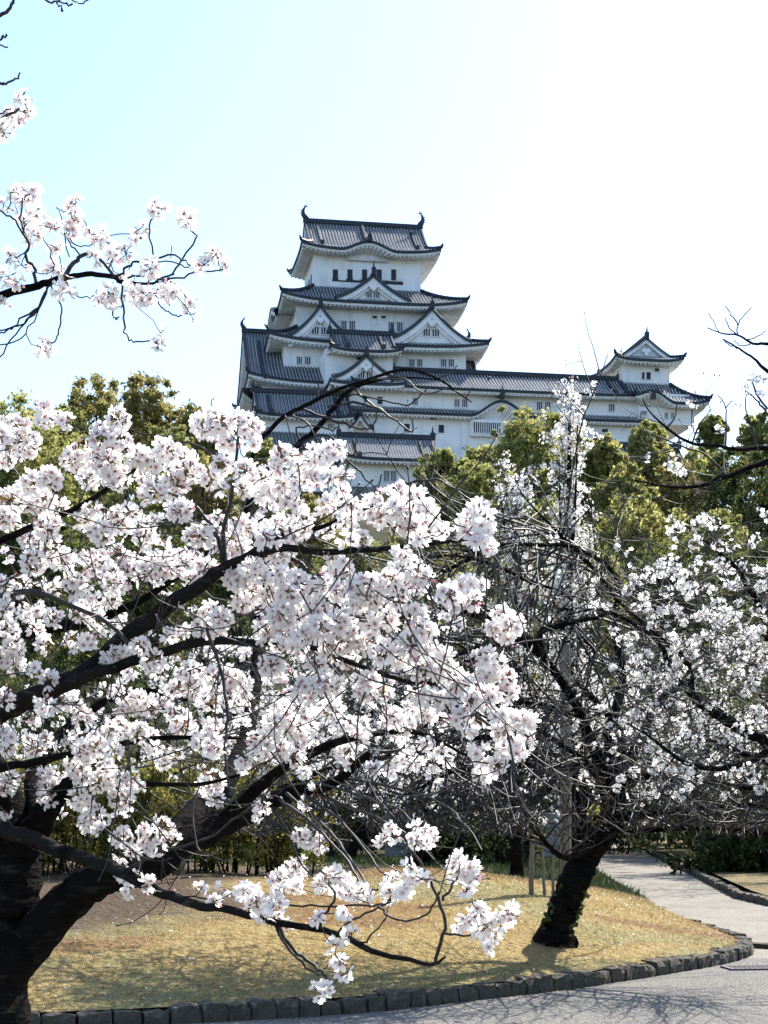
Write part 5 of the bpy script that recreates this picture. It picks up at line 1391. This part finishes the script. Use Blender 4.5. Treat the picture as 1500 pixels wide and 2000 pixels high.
# ivy at the trunk foot
V, Fq, cc = [], [], []
for k in range(130):
    t = T2.rg.random() ** 1.5
    p = W(1084 + 75 * t + T2.rg.choice([-1, 1]) * T2.rg.uniform(24, 36), 1826 - 190 * t, 15.6 - T2.rg.uniform(0, .16)) - T2.o
    if T2.rg.random() < .5 and t > .3: continue
    d = unit(T2.rg.normal(0, 1, 3)); s = unit(np.cross(d, T2.rg.normal(0, 1, 3)))
    l = T2.rg.uniform(.02, .045); o = len(V)
    V += [p - d * l, p + s * l * .7, p + d * l, p - s * l * .7]; Fq.append((o, o + 1, o + 2, o + 3)); cc += [np.array([.05, .075, .018]) * T2.rg.uniform(.4, 1.5)] * 4
np_mesh('ivy', np.array(V), np.array(Fq), M['leaf'], T2.root, np.array(cc))

# ---------------------------------------------------------------- flowering cherry tree beyond the right edge
T3 = Cherry('cherry_tree', 'flowering cherry tree standing beside the road, boughs dense with small white blossom', np.array([5.6, 14.2, .0]), 31, 'cherry trees')
T3.zmin = 1.5
T3.limb([(2051, 1940, 14.2, 130), (2040, 1850, 14.2, 100), (2000, 1700, 14.1, 90), (1920, 1540, 13.8, 78), (1860, 1430, 13.5, 66)], 'trunk', sides=12)
L3 = [
 [(1900, 1500, 13.7, 60), (1700, 1490, 12.9, 42), (1500, 1446, 12.3, 24), (1442, 1420, 12.2, 21), (1395, 1392, 12.1, 19), (1353, 1359, 12, 16), (1348, 1315, 12, 13), (1332, 1280, 12, 11), (1299, 1254, 11.9, 10), (1255, 1217, 11.9, 8), (1204, 1170, 11.8, 5), (1180, 1130, 11.8, 3)],
 [(1353, 1359, 12, 13), (1310, 1310, 12.1, 11), (1290, 1259, 12.1, 10), (1240, 1220, 12.2, 8), (1170, 1190, 12.3, 5), (1110, 1200, 12.3, 2)],
 [(1860, 1430, 13.5, 50), (1700, 1330, 12.9, 34), (1560, 1290, 12.4, 22), (1500, 1245, 12.2, 15), (1493, 1215, 12.2, 14), (1477, 1175, 12.1, 13), (1456, 1140, 12.1, 11), (1442, 1112, 12.1, 9), (1404, 1079, 12, 6), (1370, 1050, 12, 3)],
 [(1860, 1430, 13.5, 56), (1800, 1200, 12.9, 46), (1700, 1000, 12.3, 36), (1600, 920, 11.8, 24), (1500, 904, 11.5, 14), (1420, 930, 11.3, 10), (1360, 950, 11.2, 8), (1300, 950, 11.1, 5), (1240, 938, 11, 3)],
 [(1600, 920, 11.8, 18), (1500, 876, 11.5, 12), (1440, 878, 11.3, 9), (1400, 870, 11.2, 7), (1352, 866, 11.1, 6), (1310, 842, 11, 5), (1270, 805, 11, 3), (1255, 780, 11, 2)],
 [(1700, 1000, 12.3, 30), (1640, 850, 11.9, 22), (1570, 760, 11.6, 14), (1500, 725, 11.4, 8), (1472, 700, 11.3, 5), (1442, 680, 11.3, 4), (1412, 662, 11.2, 3)],
 [(1640, 850, 11.9, 16), (1560, 690, 11.7, 12), (1500, 672, 11.5, 7), (1470, 671, 11.5, 5), (1442, 655, 11.5, 4), (1410, 651, 11.4, 3), (1381, 640, 11.4, 2)],
 [(1500, 1470, 12.3, 16), (1420, 1500, 11.8, 12), (1340, 1490, 11.6, 9), (1270, 1440, 11.5, 5), (1220, 1410, 11.4, 2)],
 [(1700, 1490, 12.9, 26), (1560, 1500, 12.8, 16), (1470, 1480, 12.8, 12), (1400, 1450, 12.8, 9), (1330, 1440, 12.8, 5)],
]
for rows in L3: T3.limb(rows, 'limb', 'bark', sides=7)
LN3 = [([(1442, 655), (1440, 640), (1450, 620), (1468, 600)], 11.4, 3, 2), ([(1441, 634), (1428, 615), (1417, 597)], 11.4, 3, 2), ([(1438, 653), (1424, 640), (1416, 622)], 11.4, 3, 2), ([(1404, 648), (1393, 628), (1385, 612)], 11.4, 2, 2),
 ([(1457, 663), (1478, 658), (1496, 646)], 11.4, 3, 2), ([(1470, 671), (1450, 676), (1433, 664)], 11.4, 3, 2), ([(1440, 680), (1428, 675), (1414, 667)], 11.3, 3, 2),
 ([(1500, 800), (1478, 770), (1470, 745), (1460, 742)], 11.4, 5, 3), ([(1500, 810), (1485, 790), (1470, 775), (1455, 763)], 11.4, 5, 3), ([(1480, 880), (1458, 800), (1457, 768)], 11.3, 4, 2), ([(1418, 872), (1418, 800), (1402, 770)], 11.3, 4, 2), ([(1417, 798), (1430, 782)], 11.3, 3, 2),
 ([(1420, 930), (1380, 890), (1330, 870), (1280, 850)], 11.3, 5, 3), ([(1352, 866), (1365, 830), (1390, 800)], 11.1, 4, 2), ([(1300, 840), (1318, 815), (1322, 790)], 11.0, 4, 2)]
for xy, d, w0, w1 in LN3: T3.line(xy, d, d, w0, w1)
rg = T3.rg; tg = []
def zone3(x, y):
    if y < 1000: return .0
    if y < 1085: return .35 * (x > 1360 or (1310 < x < 1350))
    f = min(1, max(0, (x - 1150) / 170)) * min(1, (1600 - y) / 140)
    return f * (1.0 if y < 1330 else .75)
while len(tg) < 350:
    x, y = rg.uniform(1130, 1640), rg.uniform(1000, 1590)
    if rg.random() > zone3(min(x, 1500), y): continue
    c = W(x, y, rg.uniform(11.2, 13.4)); tg.append(c)
    T3.cluster(c, rg.uniform(.022, .05), int(rg.integers(4, 11)))
for x, y, r in ((1478, 735, 14), (1462, 728, 10), (1455, 755, 14), (1490, 742, 12), (1352, 790, 10), (1440, 792, 9), (1485, 770, 9), (1318, 895, 12), (1322, 915, 14), (1310, 912, 12), (1330, 925, 10), (1405, 838, 10), (1355, 838, 10), (1376, 1015, 16), (1360, 1025, 14), (1366, 1048, 10), (1325, 1030, 14), (1310, 1035, 10), (1475, 1052, 12), (1470, 1065, 10), (1355, 1065, 16), (1403, 1065, 14), (1430, 1066, 14), (1265, 895, 9), (1390, 1030, 9), (1202, 1070, 10), (1230, 1080, 10), (1235, 1102, 9)):
    c = W(x, y, 11.3); tg.append(c); T3.cluster(c, r / F * 11.3 * .8, max(3, int(r * r / 26)))
T3.attach(tg, rmax=.007, rmin=.0024)
Nn = np.array(T3.nodes); Tn = np.array(T3.tans)
for k in range(560):
    i = int(rg.integers(0, len(Nn))); s = unit(np.cross(Tn[i], rg.normal(0, 1, 3)))
    yy = HZ - (Nn[i][2] - EYE) / Nn[i][1] * F; xx = 750 + Nn[i][0] / Nn[i][1] * F
    if xx > 1650 or yy < 830: continue
    T3.shoot(Nn[i], unit(Tn[i] * .6 + s + np.array([-.3, 0, 0])), rg.uniform(.2, .75) * (.5 if yy < 760 else 1), .0035, .2, .6, 7, 2)
T3.bloom(.0235, False, buds=0, leaves=.05, pink=.4)
T3.finish(L=.016)
mb = MB(); mb.grid([[(4.75 + 6 * t, y, .12 + .15 * t) for t in np.linspace(0, 1, 8)] for y in np.linspace(9, 16.2, 10)], 0)
mb.grid([[(4.75, y, .12) for y in np.linspace(9, 16.2, 10)], [(4.75, y, -.02) for y in np.linspace(9, 16.2, 10)]], 0)
mb.grid([[(4.75 + 6 * t, 16.2, .12 + .15 * t) for t in np.linspace(0, 1, 8)], [(4.75 + 6 * t, 16.2, -.02) for t in np.linspace(0, 1, 8)]], 0)
structure(colour(mb.build('roadside_strip', M['lawn']), (.22, .17, .07)))
# ================================================================== trees and plants farther off
PAL = {
 'deep': ((.04, .052, .018), (.022, .032, .012), (.075, .085, .028)),
 'hedge': ((.17, .165, .04), (.07, .085, .024), (.32, .28, .08)),  # sunlit leaf tones: main, second, third
 'yellow': ((.33, .325, .10), (.18, .19, .058), (.46, .43, .16)),
 'green': ((.26, .27, .085), (.14, .16, .05), (.38, .37, .13)),
 'bronze': ((.28, .262, .085), (.165, .17, .052), (.36, .28, .10)),
 'dark': ((.075, .095, .028), (.035, .05, .018), (.17, .18, .05)),
}
M['foliage'] = mat('tree_leaf', (1, 1, 1), 0.6, attr=True, transl=.58, spec=.2)
M['trunk'] = mat('tree_bark', (0.075, 0.062, 0.05), 0.9, noise=[(6.0, (0.035, 0.03, 0.026), 0.45, 0.7, 5)], bump=((8, 8, 2), .8, .04))
def leaf_cloud(rg, centers, radii, per, size, pal, up=.35, stretch=.8):
    """leaf quads spread through the shells of many small clumps"""
    n = len(centers) * per
    ci = np.repeat(np.arange(len(centers)), per)
    d = rg.normal(0, 1, (n, 3)); d[:, 2] += up; d /= np.linalg.norm(d, axis=1)[:, None]
    rr = np.abs(rg.normal(.62, .36, (n, 1)))
    P = centers[ci] + d * rr * radii[ci][:, None] * np.array([1, 1, stretch])
    nr = d + rg.normal(0, 1.1, (n, 3))
    A = frames(nr, rg.random(n) * 6.28)
    s = size * rg.uniform(.6, 1.35, n)
    T0 = np.array([(-1, 0, 0), (0, -.45, .08), (1, 0, -.1), (0, .45, .08)])
    V = np.einsum('nij,vj->nvi', A, T0) * s[:, None, None] + P[:, None]
    p = np.array(PAL[pal]); ct = rg.random(len(centers))
    mixv = np.clip(ct[ci] * .7 + rg.random(n) * .55, 0, 1)[:, None]
    col = np.where(mixv < .5, p[1] + (p[0] - p[1]) * mixv * 2, p[0] + (p[2] - p[0]) * (mixv - .5) * 2) * rg.uniform(.75, 1.25, (n, 1))
    return V.reshape(-1, 3), np.repeat(col, 4, 0)
def quads(n): return np.arange(n).reshape(-1, 4)

def broadleaf(x, ytop, wpx, d, pal, seed, label, nl=46, per=170, tall=1.25, lsz=4.6, group='trees on the castle hill', gapf=1.0):
    rg = np.random.default_rng(seed)
    X = (x - 750) / F * d; zt = EYE + (HZ - ytop) / F * d
    zg = float(hill(X, d)); R = wpx / 2 / F * d
    H = zt - zg
    t = thing('broadleaf_tree' if pal != 'dark' else 'evergreen_tree', label, 'tree', (X, d, zg), 0, group)
    ch = min(H * .9, 2 * R * tall)
    c0 = np.array([0, 0, H - ch / 2])
    u = rg.normal(0, 1, (nl, 3)); u[:, 2] += .2; u /= np.linalg.norm(u, axis=1)[:, None]
    q = rg.uniform(.3, 1.0, (nl, 1)) ** .6 * .93
    wob = 1 + .16 * np.sin(3 * np.arctan2(u[:, 1:2], u[:, :1]) + seed) + .12 * np.sin(5 * u[:, 2:3] + seed * 1.7)
    C = c0 + u * q * wob * np.array([R, R, ch / 2])
    rad = R * rg.uniform(.07, .24, nl) * (1.25 - .35 * q[:, 0])
    low = H - ch                      # boughs below the dome
    if low > 1.2 * R:
        m = int(nl * .8); z = rg.uniform(max(.8, low - 3.2 * R), low + .3 * ch, m); an = rg.random(m) * 6.28; rr = R * rg.uniform(.25, 1.05, m)
        C = np.concatenate([C, np.stack([np.cos(an) * rr, np.sin(an) * rr, z], 1)]); rad = np.concatenate([rad, R * rg.uniform(.1, .26, m)])
    top = C[:, 2] + rad * .8; C[:, 2] -= np.clip(top - H, 0, None)
    V, col = leaf_cloud(rg, C, rad, per, lsz / F * d, pal)
    np_mesh('crown', V, quads(len(V)), M['foliage'], t, col)
    mb = MB(); r0 = max(.07, R * .06)
    th = H - ch * .45
    mb.tube([(0, 0, -.5), (rg.normal(0, .15), rg.normal(0, .1), th * .4), (rg.normal(0, .25), rg.normal(0, .2), th * .8), (0, 0, th + ch * .2)], [r0 * 1.4, r0 * 1.1, r0 * .85, r0 * .3], 8)
    for k in range(0, len(C), 6):
        e = C[k]; s = np.array([0, 0, max(.5, min(e[2] - R * .5, th) * rg.uniform(.6, .95))])
        mb.tube([s, (s + e) / 2 + np.array([0, 0, R * .08]), e], [r0 * .42, r0 * .28, r0 * .08], 5)
    mb.build('trunk', M['trunk'], t, smooth=True)
    return t
HT = [
 (20, 752, 240, 105, 'yellow', 'rounded yellow-green tree at the left edge below the open sky'),
 (188, 732, 190, 112, 'bronze', 'loose bronze-green tree with ragged top left of the domed tree'),
 (292, 730, 150, 100, 'bronze', 'tall domed olive-green tree standing highest left of the keep'),
 (392, 788, 135, 95, 'bronze', 'small bronze-leaved tree just left of the keep foot'),
 (105, 772, 130, 108, 'yellow', 'yellow-green tree filling the dip left of the ragged bronze-green tree'),
 (-70, 800, 170, 90, 'green', 'green tree cut off by the left edge, lower than its yellow neighbour'),
 (110, 836, 210, 84, 'yellow', 'broad yellow-green tree behind the upper white blossom on the left'),
 (250, 868, 190, 78, 'green', 'mid-green tree below the domed olive tree'),
 (400, 885, 170, 80, 'bronze', 'brownish-green tree behind the blossom left of the arching bare bough'),
 (520, 862, 100, 92, 'yellow', 'narrow yellow-green tree under the white castle wing'),
 (590, 952, 160, 74, 'bronze', 'bronze tree below the gate turret wall'),
 (70, 960, 230, 60, 'dark', 'dark evergreen behind the left blossoms, farthest left'),
 (290, 1005, 240, 57, 'dark', 'dark evergreen behind the middle of the near cherry crown'),
 (470, 1060, 220, 54, 'dark', 'dark evergreen behind the diagonal grey bough'),
 (690, 1040, 200, 60, 'green', 'green tree behind the right half of the near cherry crown'),
 (872, 863, 130, 88, 'green', 'green tree covering the right end of the sagging turret roof'),
 (1030, 786, 185, 84, 'yellow', 'large yellow-green tree in front of the lattice bay of the corridor'),
 (935, 905, 150, 75, 'green', 'green tree below the lattice bay, left of the slender white cherry'),
 (1120, 868, 130, 80, 'green', 'green tree close behind the slender upright cherry'),
 (1182, 846, 84, 79, 'yellow', 'small yellow-green tree against the stained white wall under the corridor'),
 (1268, 826, 112, 90, 'yellow', 'thin bronze-green tree in front of the corner tower foot'),
 (1238, 962, 190, 66, 'yellow', 'bright yellow tree below the striped wall coping'),
 (1392, 806, 58, 102, 'green', 'little round green tree against the sky right of the corner tower'),
 (1485, 806, 100, 96, 'green', 'green tree at the right edge below the bare twigs'),
 (1345, 905, 150, 80, 'bronze', 'bronze tree between the corner tower and the dark evergreens'),
 (1452, 872, 200, 70, 'dark', 'tall dark evergreen at the right behind the bare boughs'),
 (1400, 985, 150, 58, 'green', 'green tree among the dark evergreens on the right'),
 (1050, 965, 200, 63, 'green', 'green tree behind the pale background cherry'),
 (815, 985, 150, 66, 'yellow', 'yellow-green tree right of the gate turret footing'),
 (1310, 1048, 190, 55, 'dark', 'dark evergreen above the right blossoms, left of its pair'),
 (1490, 1050, 210, 52, 'dark', 'dark evergreen above the right blossoms at the edge'),
 (1150, 1060, 200, 53, 'green', 'green tree behind the leaning cherry limbs'),
 (960, 1090, 220, 50, 'green', 'green tree seen between the two cherries'),
 (770, 1115, 220, 50, 'dark', 'dark evergreen hidden behind the thickest blossom'),
 (640, 1250, 260, 46, 'dark', 'low dark evergreen behind the lower boughs'),
 (180, 1200, 260, 47, 'dark', 'low dark evergreen behind the left lower boughs'),
 (1080, 1300, 260, 47, 'green', 'low green tree behind the tall wooden pole'),
 (1380, 1330, 260, 46, 'green', 'low green tree behind the dense right blossoms'),
 (1125, 838, 110, 86, 'yellow', 'yellow-green tree whose top shows just right of the slender white cherry'),
 (1335, 872, 130, 88, 'yellow', 'yellow-green tree over the right half of the striped wall coping'),
 (962, 858, 120, 90, 'green', 'green tree just under the left corner of the lattice bay'),
 (1215, 905, 110, 76, 'yellow', 'small yellow-green tree beneath the left end of the striped wall coping'),
 (330, 835, 130, 88, 'green', 'green tree right below the domed olive tree, toward the keep'),
 (60, 815, 150, 92, 'green', 'green tree below the yellow tree at the left edge'),
 (1575, 1110, 430, 38, 'dark', 'broad dark evergreen shading the far end of the path'),
 (1490, 1200, 380, 46, 'dark', 'dark evergreen behind the right verge, set back from its broader neighbour'),
]
for i, (x, yt, w, d, pal, lab) in enumerate(HT):
    broadleaf(x, yt, w, d, pal, 100 + i, lab, nl=150, per=85)

# far cherries: trunk, limbs, twigs and pale blossom
def far_cherry(x, d, H, spread, label, seed, nlimb=7, bloom=260, upright=False, R=.03, lean=0.0, zg=None, shoots=1.0, group='cherry trees'):
    X = (x - 750) / F * d
    b = np.array([X, d, float(lawn_z(X, d)) - .05 if (X < rightX(d) and d < 45 and X > -15) else max(0.05, float(hill(X, d)))])
    t = Cherry('cherry_tree', label, b, seed, group)
    rg = t.rg; t.tk = (.0018, .003)
    th = H * (.3 if not upright else .95)
    r0 = H * .022 if not upright else H * .012
    tp = np.array([b + np.array([lean * q * H * .2, rg.normal(0, .05), th * q - .05 * (q == 0)]) for q in np.linspace(0, 1, 7)])
    t.limb((tp, np.linspace(r0 * 1.35, r0 * (.8 if not upright else .2), 7)), 'trunk', 'bark', 8)
    for k in range(nlimb):
        an = 2 * math.pi * k / nlimb + rg.normal(0, .3)
        if upright:
            s = tp[int(rg.integers(1, 6))]
            tipz = rg.uniform(.35, .8) * (H - (s[2] - b[2])); L = spread * rg.uniform(.4, 1) * (1 - (s[2] - b[2]) / H * .8)
            e = s + np.array([math.cos(an) * L, math.sin(an) * L, max(.6, tipz)])
            mid = s * .55 + e * .45 + np.array([math.cos(an) * L * .2, math.sin(an) * L * .2, -.1])
        else:
            s = tp[-1 - int(rg.integers(0, 2))]; L = spread * rg.uniform(.7, 1.1)
            e = s + np.array([math.cos(an) * L, math.sin(an) * L, (H - th) * rg.uniform(.25, 1)])
            mid = s * .5 + e * .5 + np.array([0, 0, .12 * L])
        pts = catmull([s, s * .75 + mid * .25 + np.array([0, 0, .05]), mid, e], 5)
        rr = np.linspace(r0 * .6, .008, len(pts))
        t.limb((pts, rr), 'limb', 'bark', 6)
        t.shoots(pts, rr, 5.5 * shoots, .4, 1.5 if not upright else .9, spread=.9 if not upright else .45, droop=.3 if not upright else 0, up=.7 if not upright else .9, kids=3, start=.05, bias=(0, 0, .1 if not upright else .9))
    if upright:
        t.shoots(tp, np.full(7, .02), 16, .3, .9, spread=.5, droop=0, up=.9, kids=2, start=.25, bias=(0, 0, 1.0))
    tips = t.sites
    for k in range(bloom):
        p = tips[int(rg.integers(0, len(tips)))]
        t.cluster(p + rg.normal(0, .08 if not upright else .05, 3), rg.uniform(.03, .07), int(rg.integers(4, 10)))
    t.bloom(R, False, buds=0, leaves=.05, stalks=False, pink=.3)
    t.finish(tipbuds=False)
    return t
far_cherry(1112, 27, 8.1, .5, 'slender upright cherry, tight pale blossom column against the castle', 41, nlimb=14, bloom=1000, upright=True, R=.026)
far_cherry(1008, 25.5, 6.1, .9, 'upright pale-blossomed cherry left of the slender column cherry', 42, nlimb=12, bloom=620, upright=True, R=.025)
FC = [
 (1010, 29, 4.6, 2.6, 'background cherry with black trunk at the near end of the low stone wall', 43, 420),
 (792, 31, 4.4, 2.6, 'background cherry with dark trunk behind the lowest blossom sprays', 44, 420),
 (600, 27, 4.2, 2.6, 'background cherry behind the long grey lower bough', 45, 350),
 (1136, 33, 5.0, 3.0, 'background cherry left of the far path end', 46, 300),
 (1515, 31, 5.0, 2.8, 'background cherry right of the path by the verge', 47, 300),
 (300, 30, 4.6, 2.8, 'background cherry rising behind the leafy shrubs', 48, 320),
 (1120, 40, 5.6, 3.2, 'farthest pale cherry seen past the tall wooden pole', 49, 420),
 (900, 41, 5.4, 3.2, 'farthest pale cherry above the dark stone wall', 50, 420),
 (1370, 43, 5.6, 3.4, 'farthest pale cherry at the end of the path', 51, 450),
 (90, 38, 5.2, 3.0, 'far pale cherry behind the near trunk', 52, 380),
 (680, 43, 5.2, 3.2, 'far pale cherry behind the low evergreen hedge', 53, 520),
]
for x, d, H, sp, lab, sd, nb in FC:
    far_cherry(x, d, H, sp, lab, sd, bloom=nb, lean=(sd % 3 - 1) * .6)

# leafy shrubs with bare stems behind the near tree
def shrub(x, d, H, Wd, label, seed, pal='yellow', group='leafy shrubs behind the lawn', per=60, lsz=.032, stems=9, name='leafy_shrub', low=.35):
    rg = np.random.default_rng(seed)
    X = (x - 750) / F * d; zg = float(lawn_z(X, d)) if (d < 44 and X < rightX(d)) else max(.05, float(hill(X, d)))
    t = thing(name, label, 'shrub', (X, d, zg), 0, group)
    mb = MB(); C = []
    for k in range(stems):
        p = np.array([rg.normal(0, Wd * .22), rg.normal(0, Wd * .2), -.03]); e = np.array([p[0] * 1.8 + rg.normal(0, .08), p[1] * 1.8, H * rg.uniform(.7, 1)])
        m = (p + e) / 2 + rg.normal(0, .04, 3)
        mb.tube([p, m, e], [.013, .010, .005], 5)
        for q in range(5):
            s = rg.uniform(low, 1); C.append(p * (1 - s) + e * s + rg.normal(0, .10, 3) * Wd * .9)
    mb.build('stems', M['bark_pale'], t, smooth=True)
    C = np.array(C)
    V, col = leaf_cloud(rg, C, np.full(len(C), .16 * Wd), per, lsz, pal)
    np_mesh('foliage', V, quads(len(V)), M['foliage'], t, col)
    return t
SH = [(85, 20.5, 1.25, .9, 'leafy shrub close beside the near cherry trunk'), (150, 21.0, 1.15, .8, 'yellow-green shrub seen through the fork of the near trunk'), (225, 20.4, 1.2, .85, 'shrub above the bend of the lower thick bough'), (300, 20.8, 1.15, .9, 'shrub with pale stems right under the forked bough'),
      (370, 20.2, 1.25, .9, 'shrub behind the drooping grey bough'), (440, 20.6, 1.3, .9, 'dense shrub left of the bare lawn crest'), (505, 20.0, 1.2, .85, 'shrub behind the lone low blossom tufts'), (560, 20.7, 1.25, .8, 'rightmost shrub of the row next to the short stake'), (20, 21.4, 1.3, .9, 'shrub mostly hidden by the near trunk')]
for i, (x, d, H, Wd, lab) in enumerate(SH): shrub(x, d, H * 1.22, Wd, lab, 200 + i, 'hedge', per=85, stems=13, low=.12)
DH = [(-150, 46), (60, 47), (250, 45.5), (430, 47), (600, 46), (740, 48), (1120, 47.5), (1240, 49), (1480, 47), (1600, 46), (1360, 51), (900, 51), (1462, 35), (1540, 34), (1000, 40), (870, 39)]
DL = ['dark bush far left behind the near trunk', 'dark bush behind the leafy shrub row, left end', 'dark bush behind the middle of the leafy shrub row', 'dark bush behind the right end of the leafy shrub row', 'dark bush left of the far stone wall, nearer the shrubs', 'dark bush touching the left end of the far stone wall', 'dark bush behind the tall wooden pole', 'dark bush left of the far path end', 'dark bush right of the far path end', 'dark bush at the right edge past the verge', 'dark bush closing off the path', 'dark bush behind the stone wall', 'low dark bush at the back of the right verge, touching the path edging', 'low dark bush at the back of the right verge by the picture edge', 'low dark bush between the stakes and the far stone wall', 'low dark bush left of the black background trunk']
for i, ((x, d), lab) in enumerate(zip(DH, DL)):
    shrub(x, d, (2.3 if d > 42 else 1.0) + (i % 3) * .2, 2.6 if d > 42 else 1.7, lab, 300 + i, 'deep', 'dark bushes below the hill', per=55, lsz=.085, stems=12, name='evergreen_bush', low=.05)

# low dark stone wall
sw = thing('stone_wall', 'low dark stone wall in the shade behind the background cherries', 'wall', (2.2, 45, .05))
mb = MB(); r_ = random.Random(5)
for row in range(4):
    x = -2.2
    while x < 2.2:
        w = r_.uniform(.3, .6); h0 = .3 * row; j = lambda: r_.uniform(-.03, .03)
        p = [(x + .01 + j() * .3, j(), h0), (x + w - .01, j(), h0), (x + .01, .5, h0), (x + w - .01, .5, h0), (x + .03, .04 + j(), h0 + .29), (x + w - .03, .04 + j(), h0 + .28), (x + .03, .5, h0 + .28), (x + w - .03, .5, h0 + .28)]
        mb.hull8(p); x += w
mb.build('stonework', M['stone'], sw)

# wooden poles and stakes by the leaning tree
M['wood'] = mat('weathered_wood', (0.17, 0.14, 0.105), 0.85, noise=[((40, 40, 3), (0.09, 0.073, 0.056), 0.45, 0.7, 4)], bump=((60, 60, 4), .6, .01))
def pole(name, x, yb, yt, d, wpx, label, tilt=0, cat='post', band=False):
    X = (x - 750) / F * d; zg = float(lawn_z(X, d)); zt = EYE + (HZ - yt) / F * d; r = wpx / 2 / F * d
    t = thing(name, label, cat, (X, d, zg - .05), 0, 'wooden posts and stakes')
    mb = MB(); h = zt - zg + .05; n = 8
    rr = random.Random(int(x))
    mb.tube([(tilt * h * k / n + rr.uniform(-.006, .006), rr.uniform(-.006, .006), h * k / n) for k in range(n + 1)], [r * (1.04 - .12 * k / n) * rr.uniform(.96, 1.04) for k in range(n + 1)], 10)
    mb.build('shaft', M['wood'], t, smooth=False)
    if band:
        mb = MB()
        for q in (.45, .47, .49): mb.tube([(tilt * h * q + math.cos(a) * r * 1.1, math.sin(a) * r * 1.1, h * q + .004 * a) for a in np.linspace(0, 6.5, 14)], .008, 5)
        mb.build('rope_tie', M['twig'], t)
pole('wooden_pole', 1105, 1738, 1260, 19.6, 23, 'tall pale wooden pole standing behind the leaning trunk', band=True)
pole('wooden_stake', 1037, 1735, 1640, 19.2, 10, 'short pale stake left of the tall wooden pole', .02)
pole('bamboo_stake', 1064, 1732, 1600, 19.4, 6, 'thin grey stake between the short pale stake and tall pole', -.05)
pole('bamboo_stake', 1079, 1735, 1625, 19.4, 6, 'thin pale stake touching the tall wooden pole', .03)
pole('wooden_stake', 585, 1762, 1690, 18.5, 12, 'short dark-shaded stake at the right end of the shrub row', 0)
pole('wooden_stake', 357, 1755, 1660, 19.3, 8, 'slim stake among the leafy shrubs', .02)

# fallen petals and leaf litter on the lawn
rg = np.random.default_rng(77)
n = 2200
Y = rg.uniform(11.5, 24, n); X = rg.uniform(-4, 4, n)
ok = (Y > kerbY(np.minimum(X, 3.79)) + .1) & (X < rightX(Y) - .1); X, Y = X[ok], Y[ok]; n = len(X)
P = np.stack([X, Y, lawn_z(X, Y) + rg.uniform(.02, .05, n)], 1)
A = frames(rg.normal(0, .5, (n, 3)) + np.array([0, 0, 1]), rg.random(n) * 6)
T0 = np.array([(-1, 0, 0), (0, -.7, .2), (1, 0, 0), (0, .7, .2)]) * .012
V = np.einsum('nij,vj->nvi', A, T0) + P[:, None]
cc = np.where(rg.random((n, 1)) < .45, np.array([[.85, .78, .80]]), np.array([[.16, .09, .04]]))
stuff(np_mesh('fallen_petals', V.reshape(-1, 3), quads(n * 4), M['petal'], colors=np.repeat(cc, 4, 0)))
for o in bpy.data.objects:
    if '_off' in o: del o['_off']
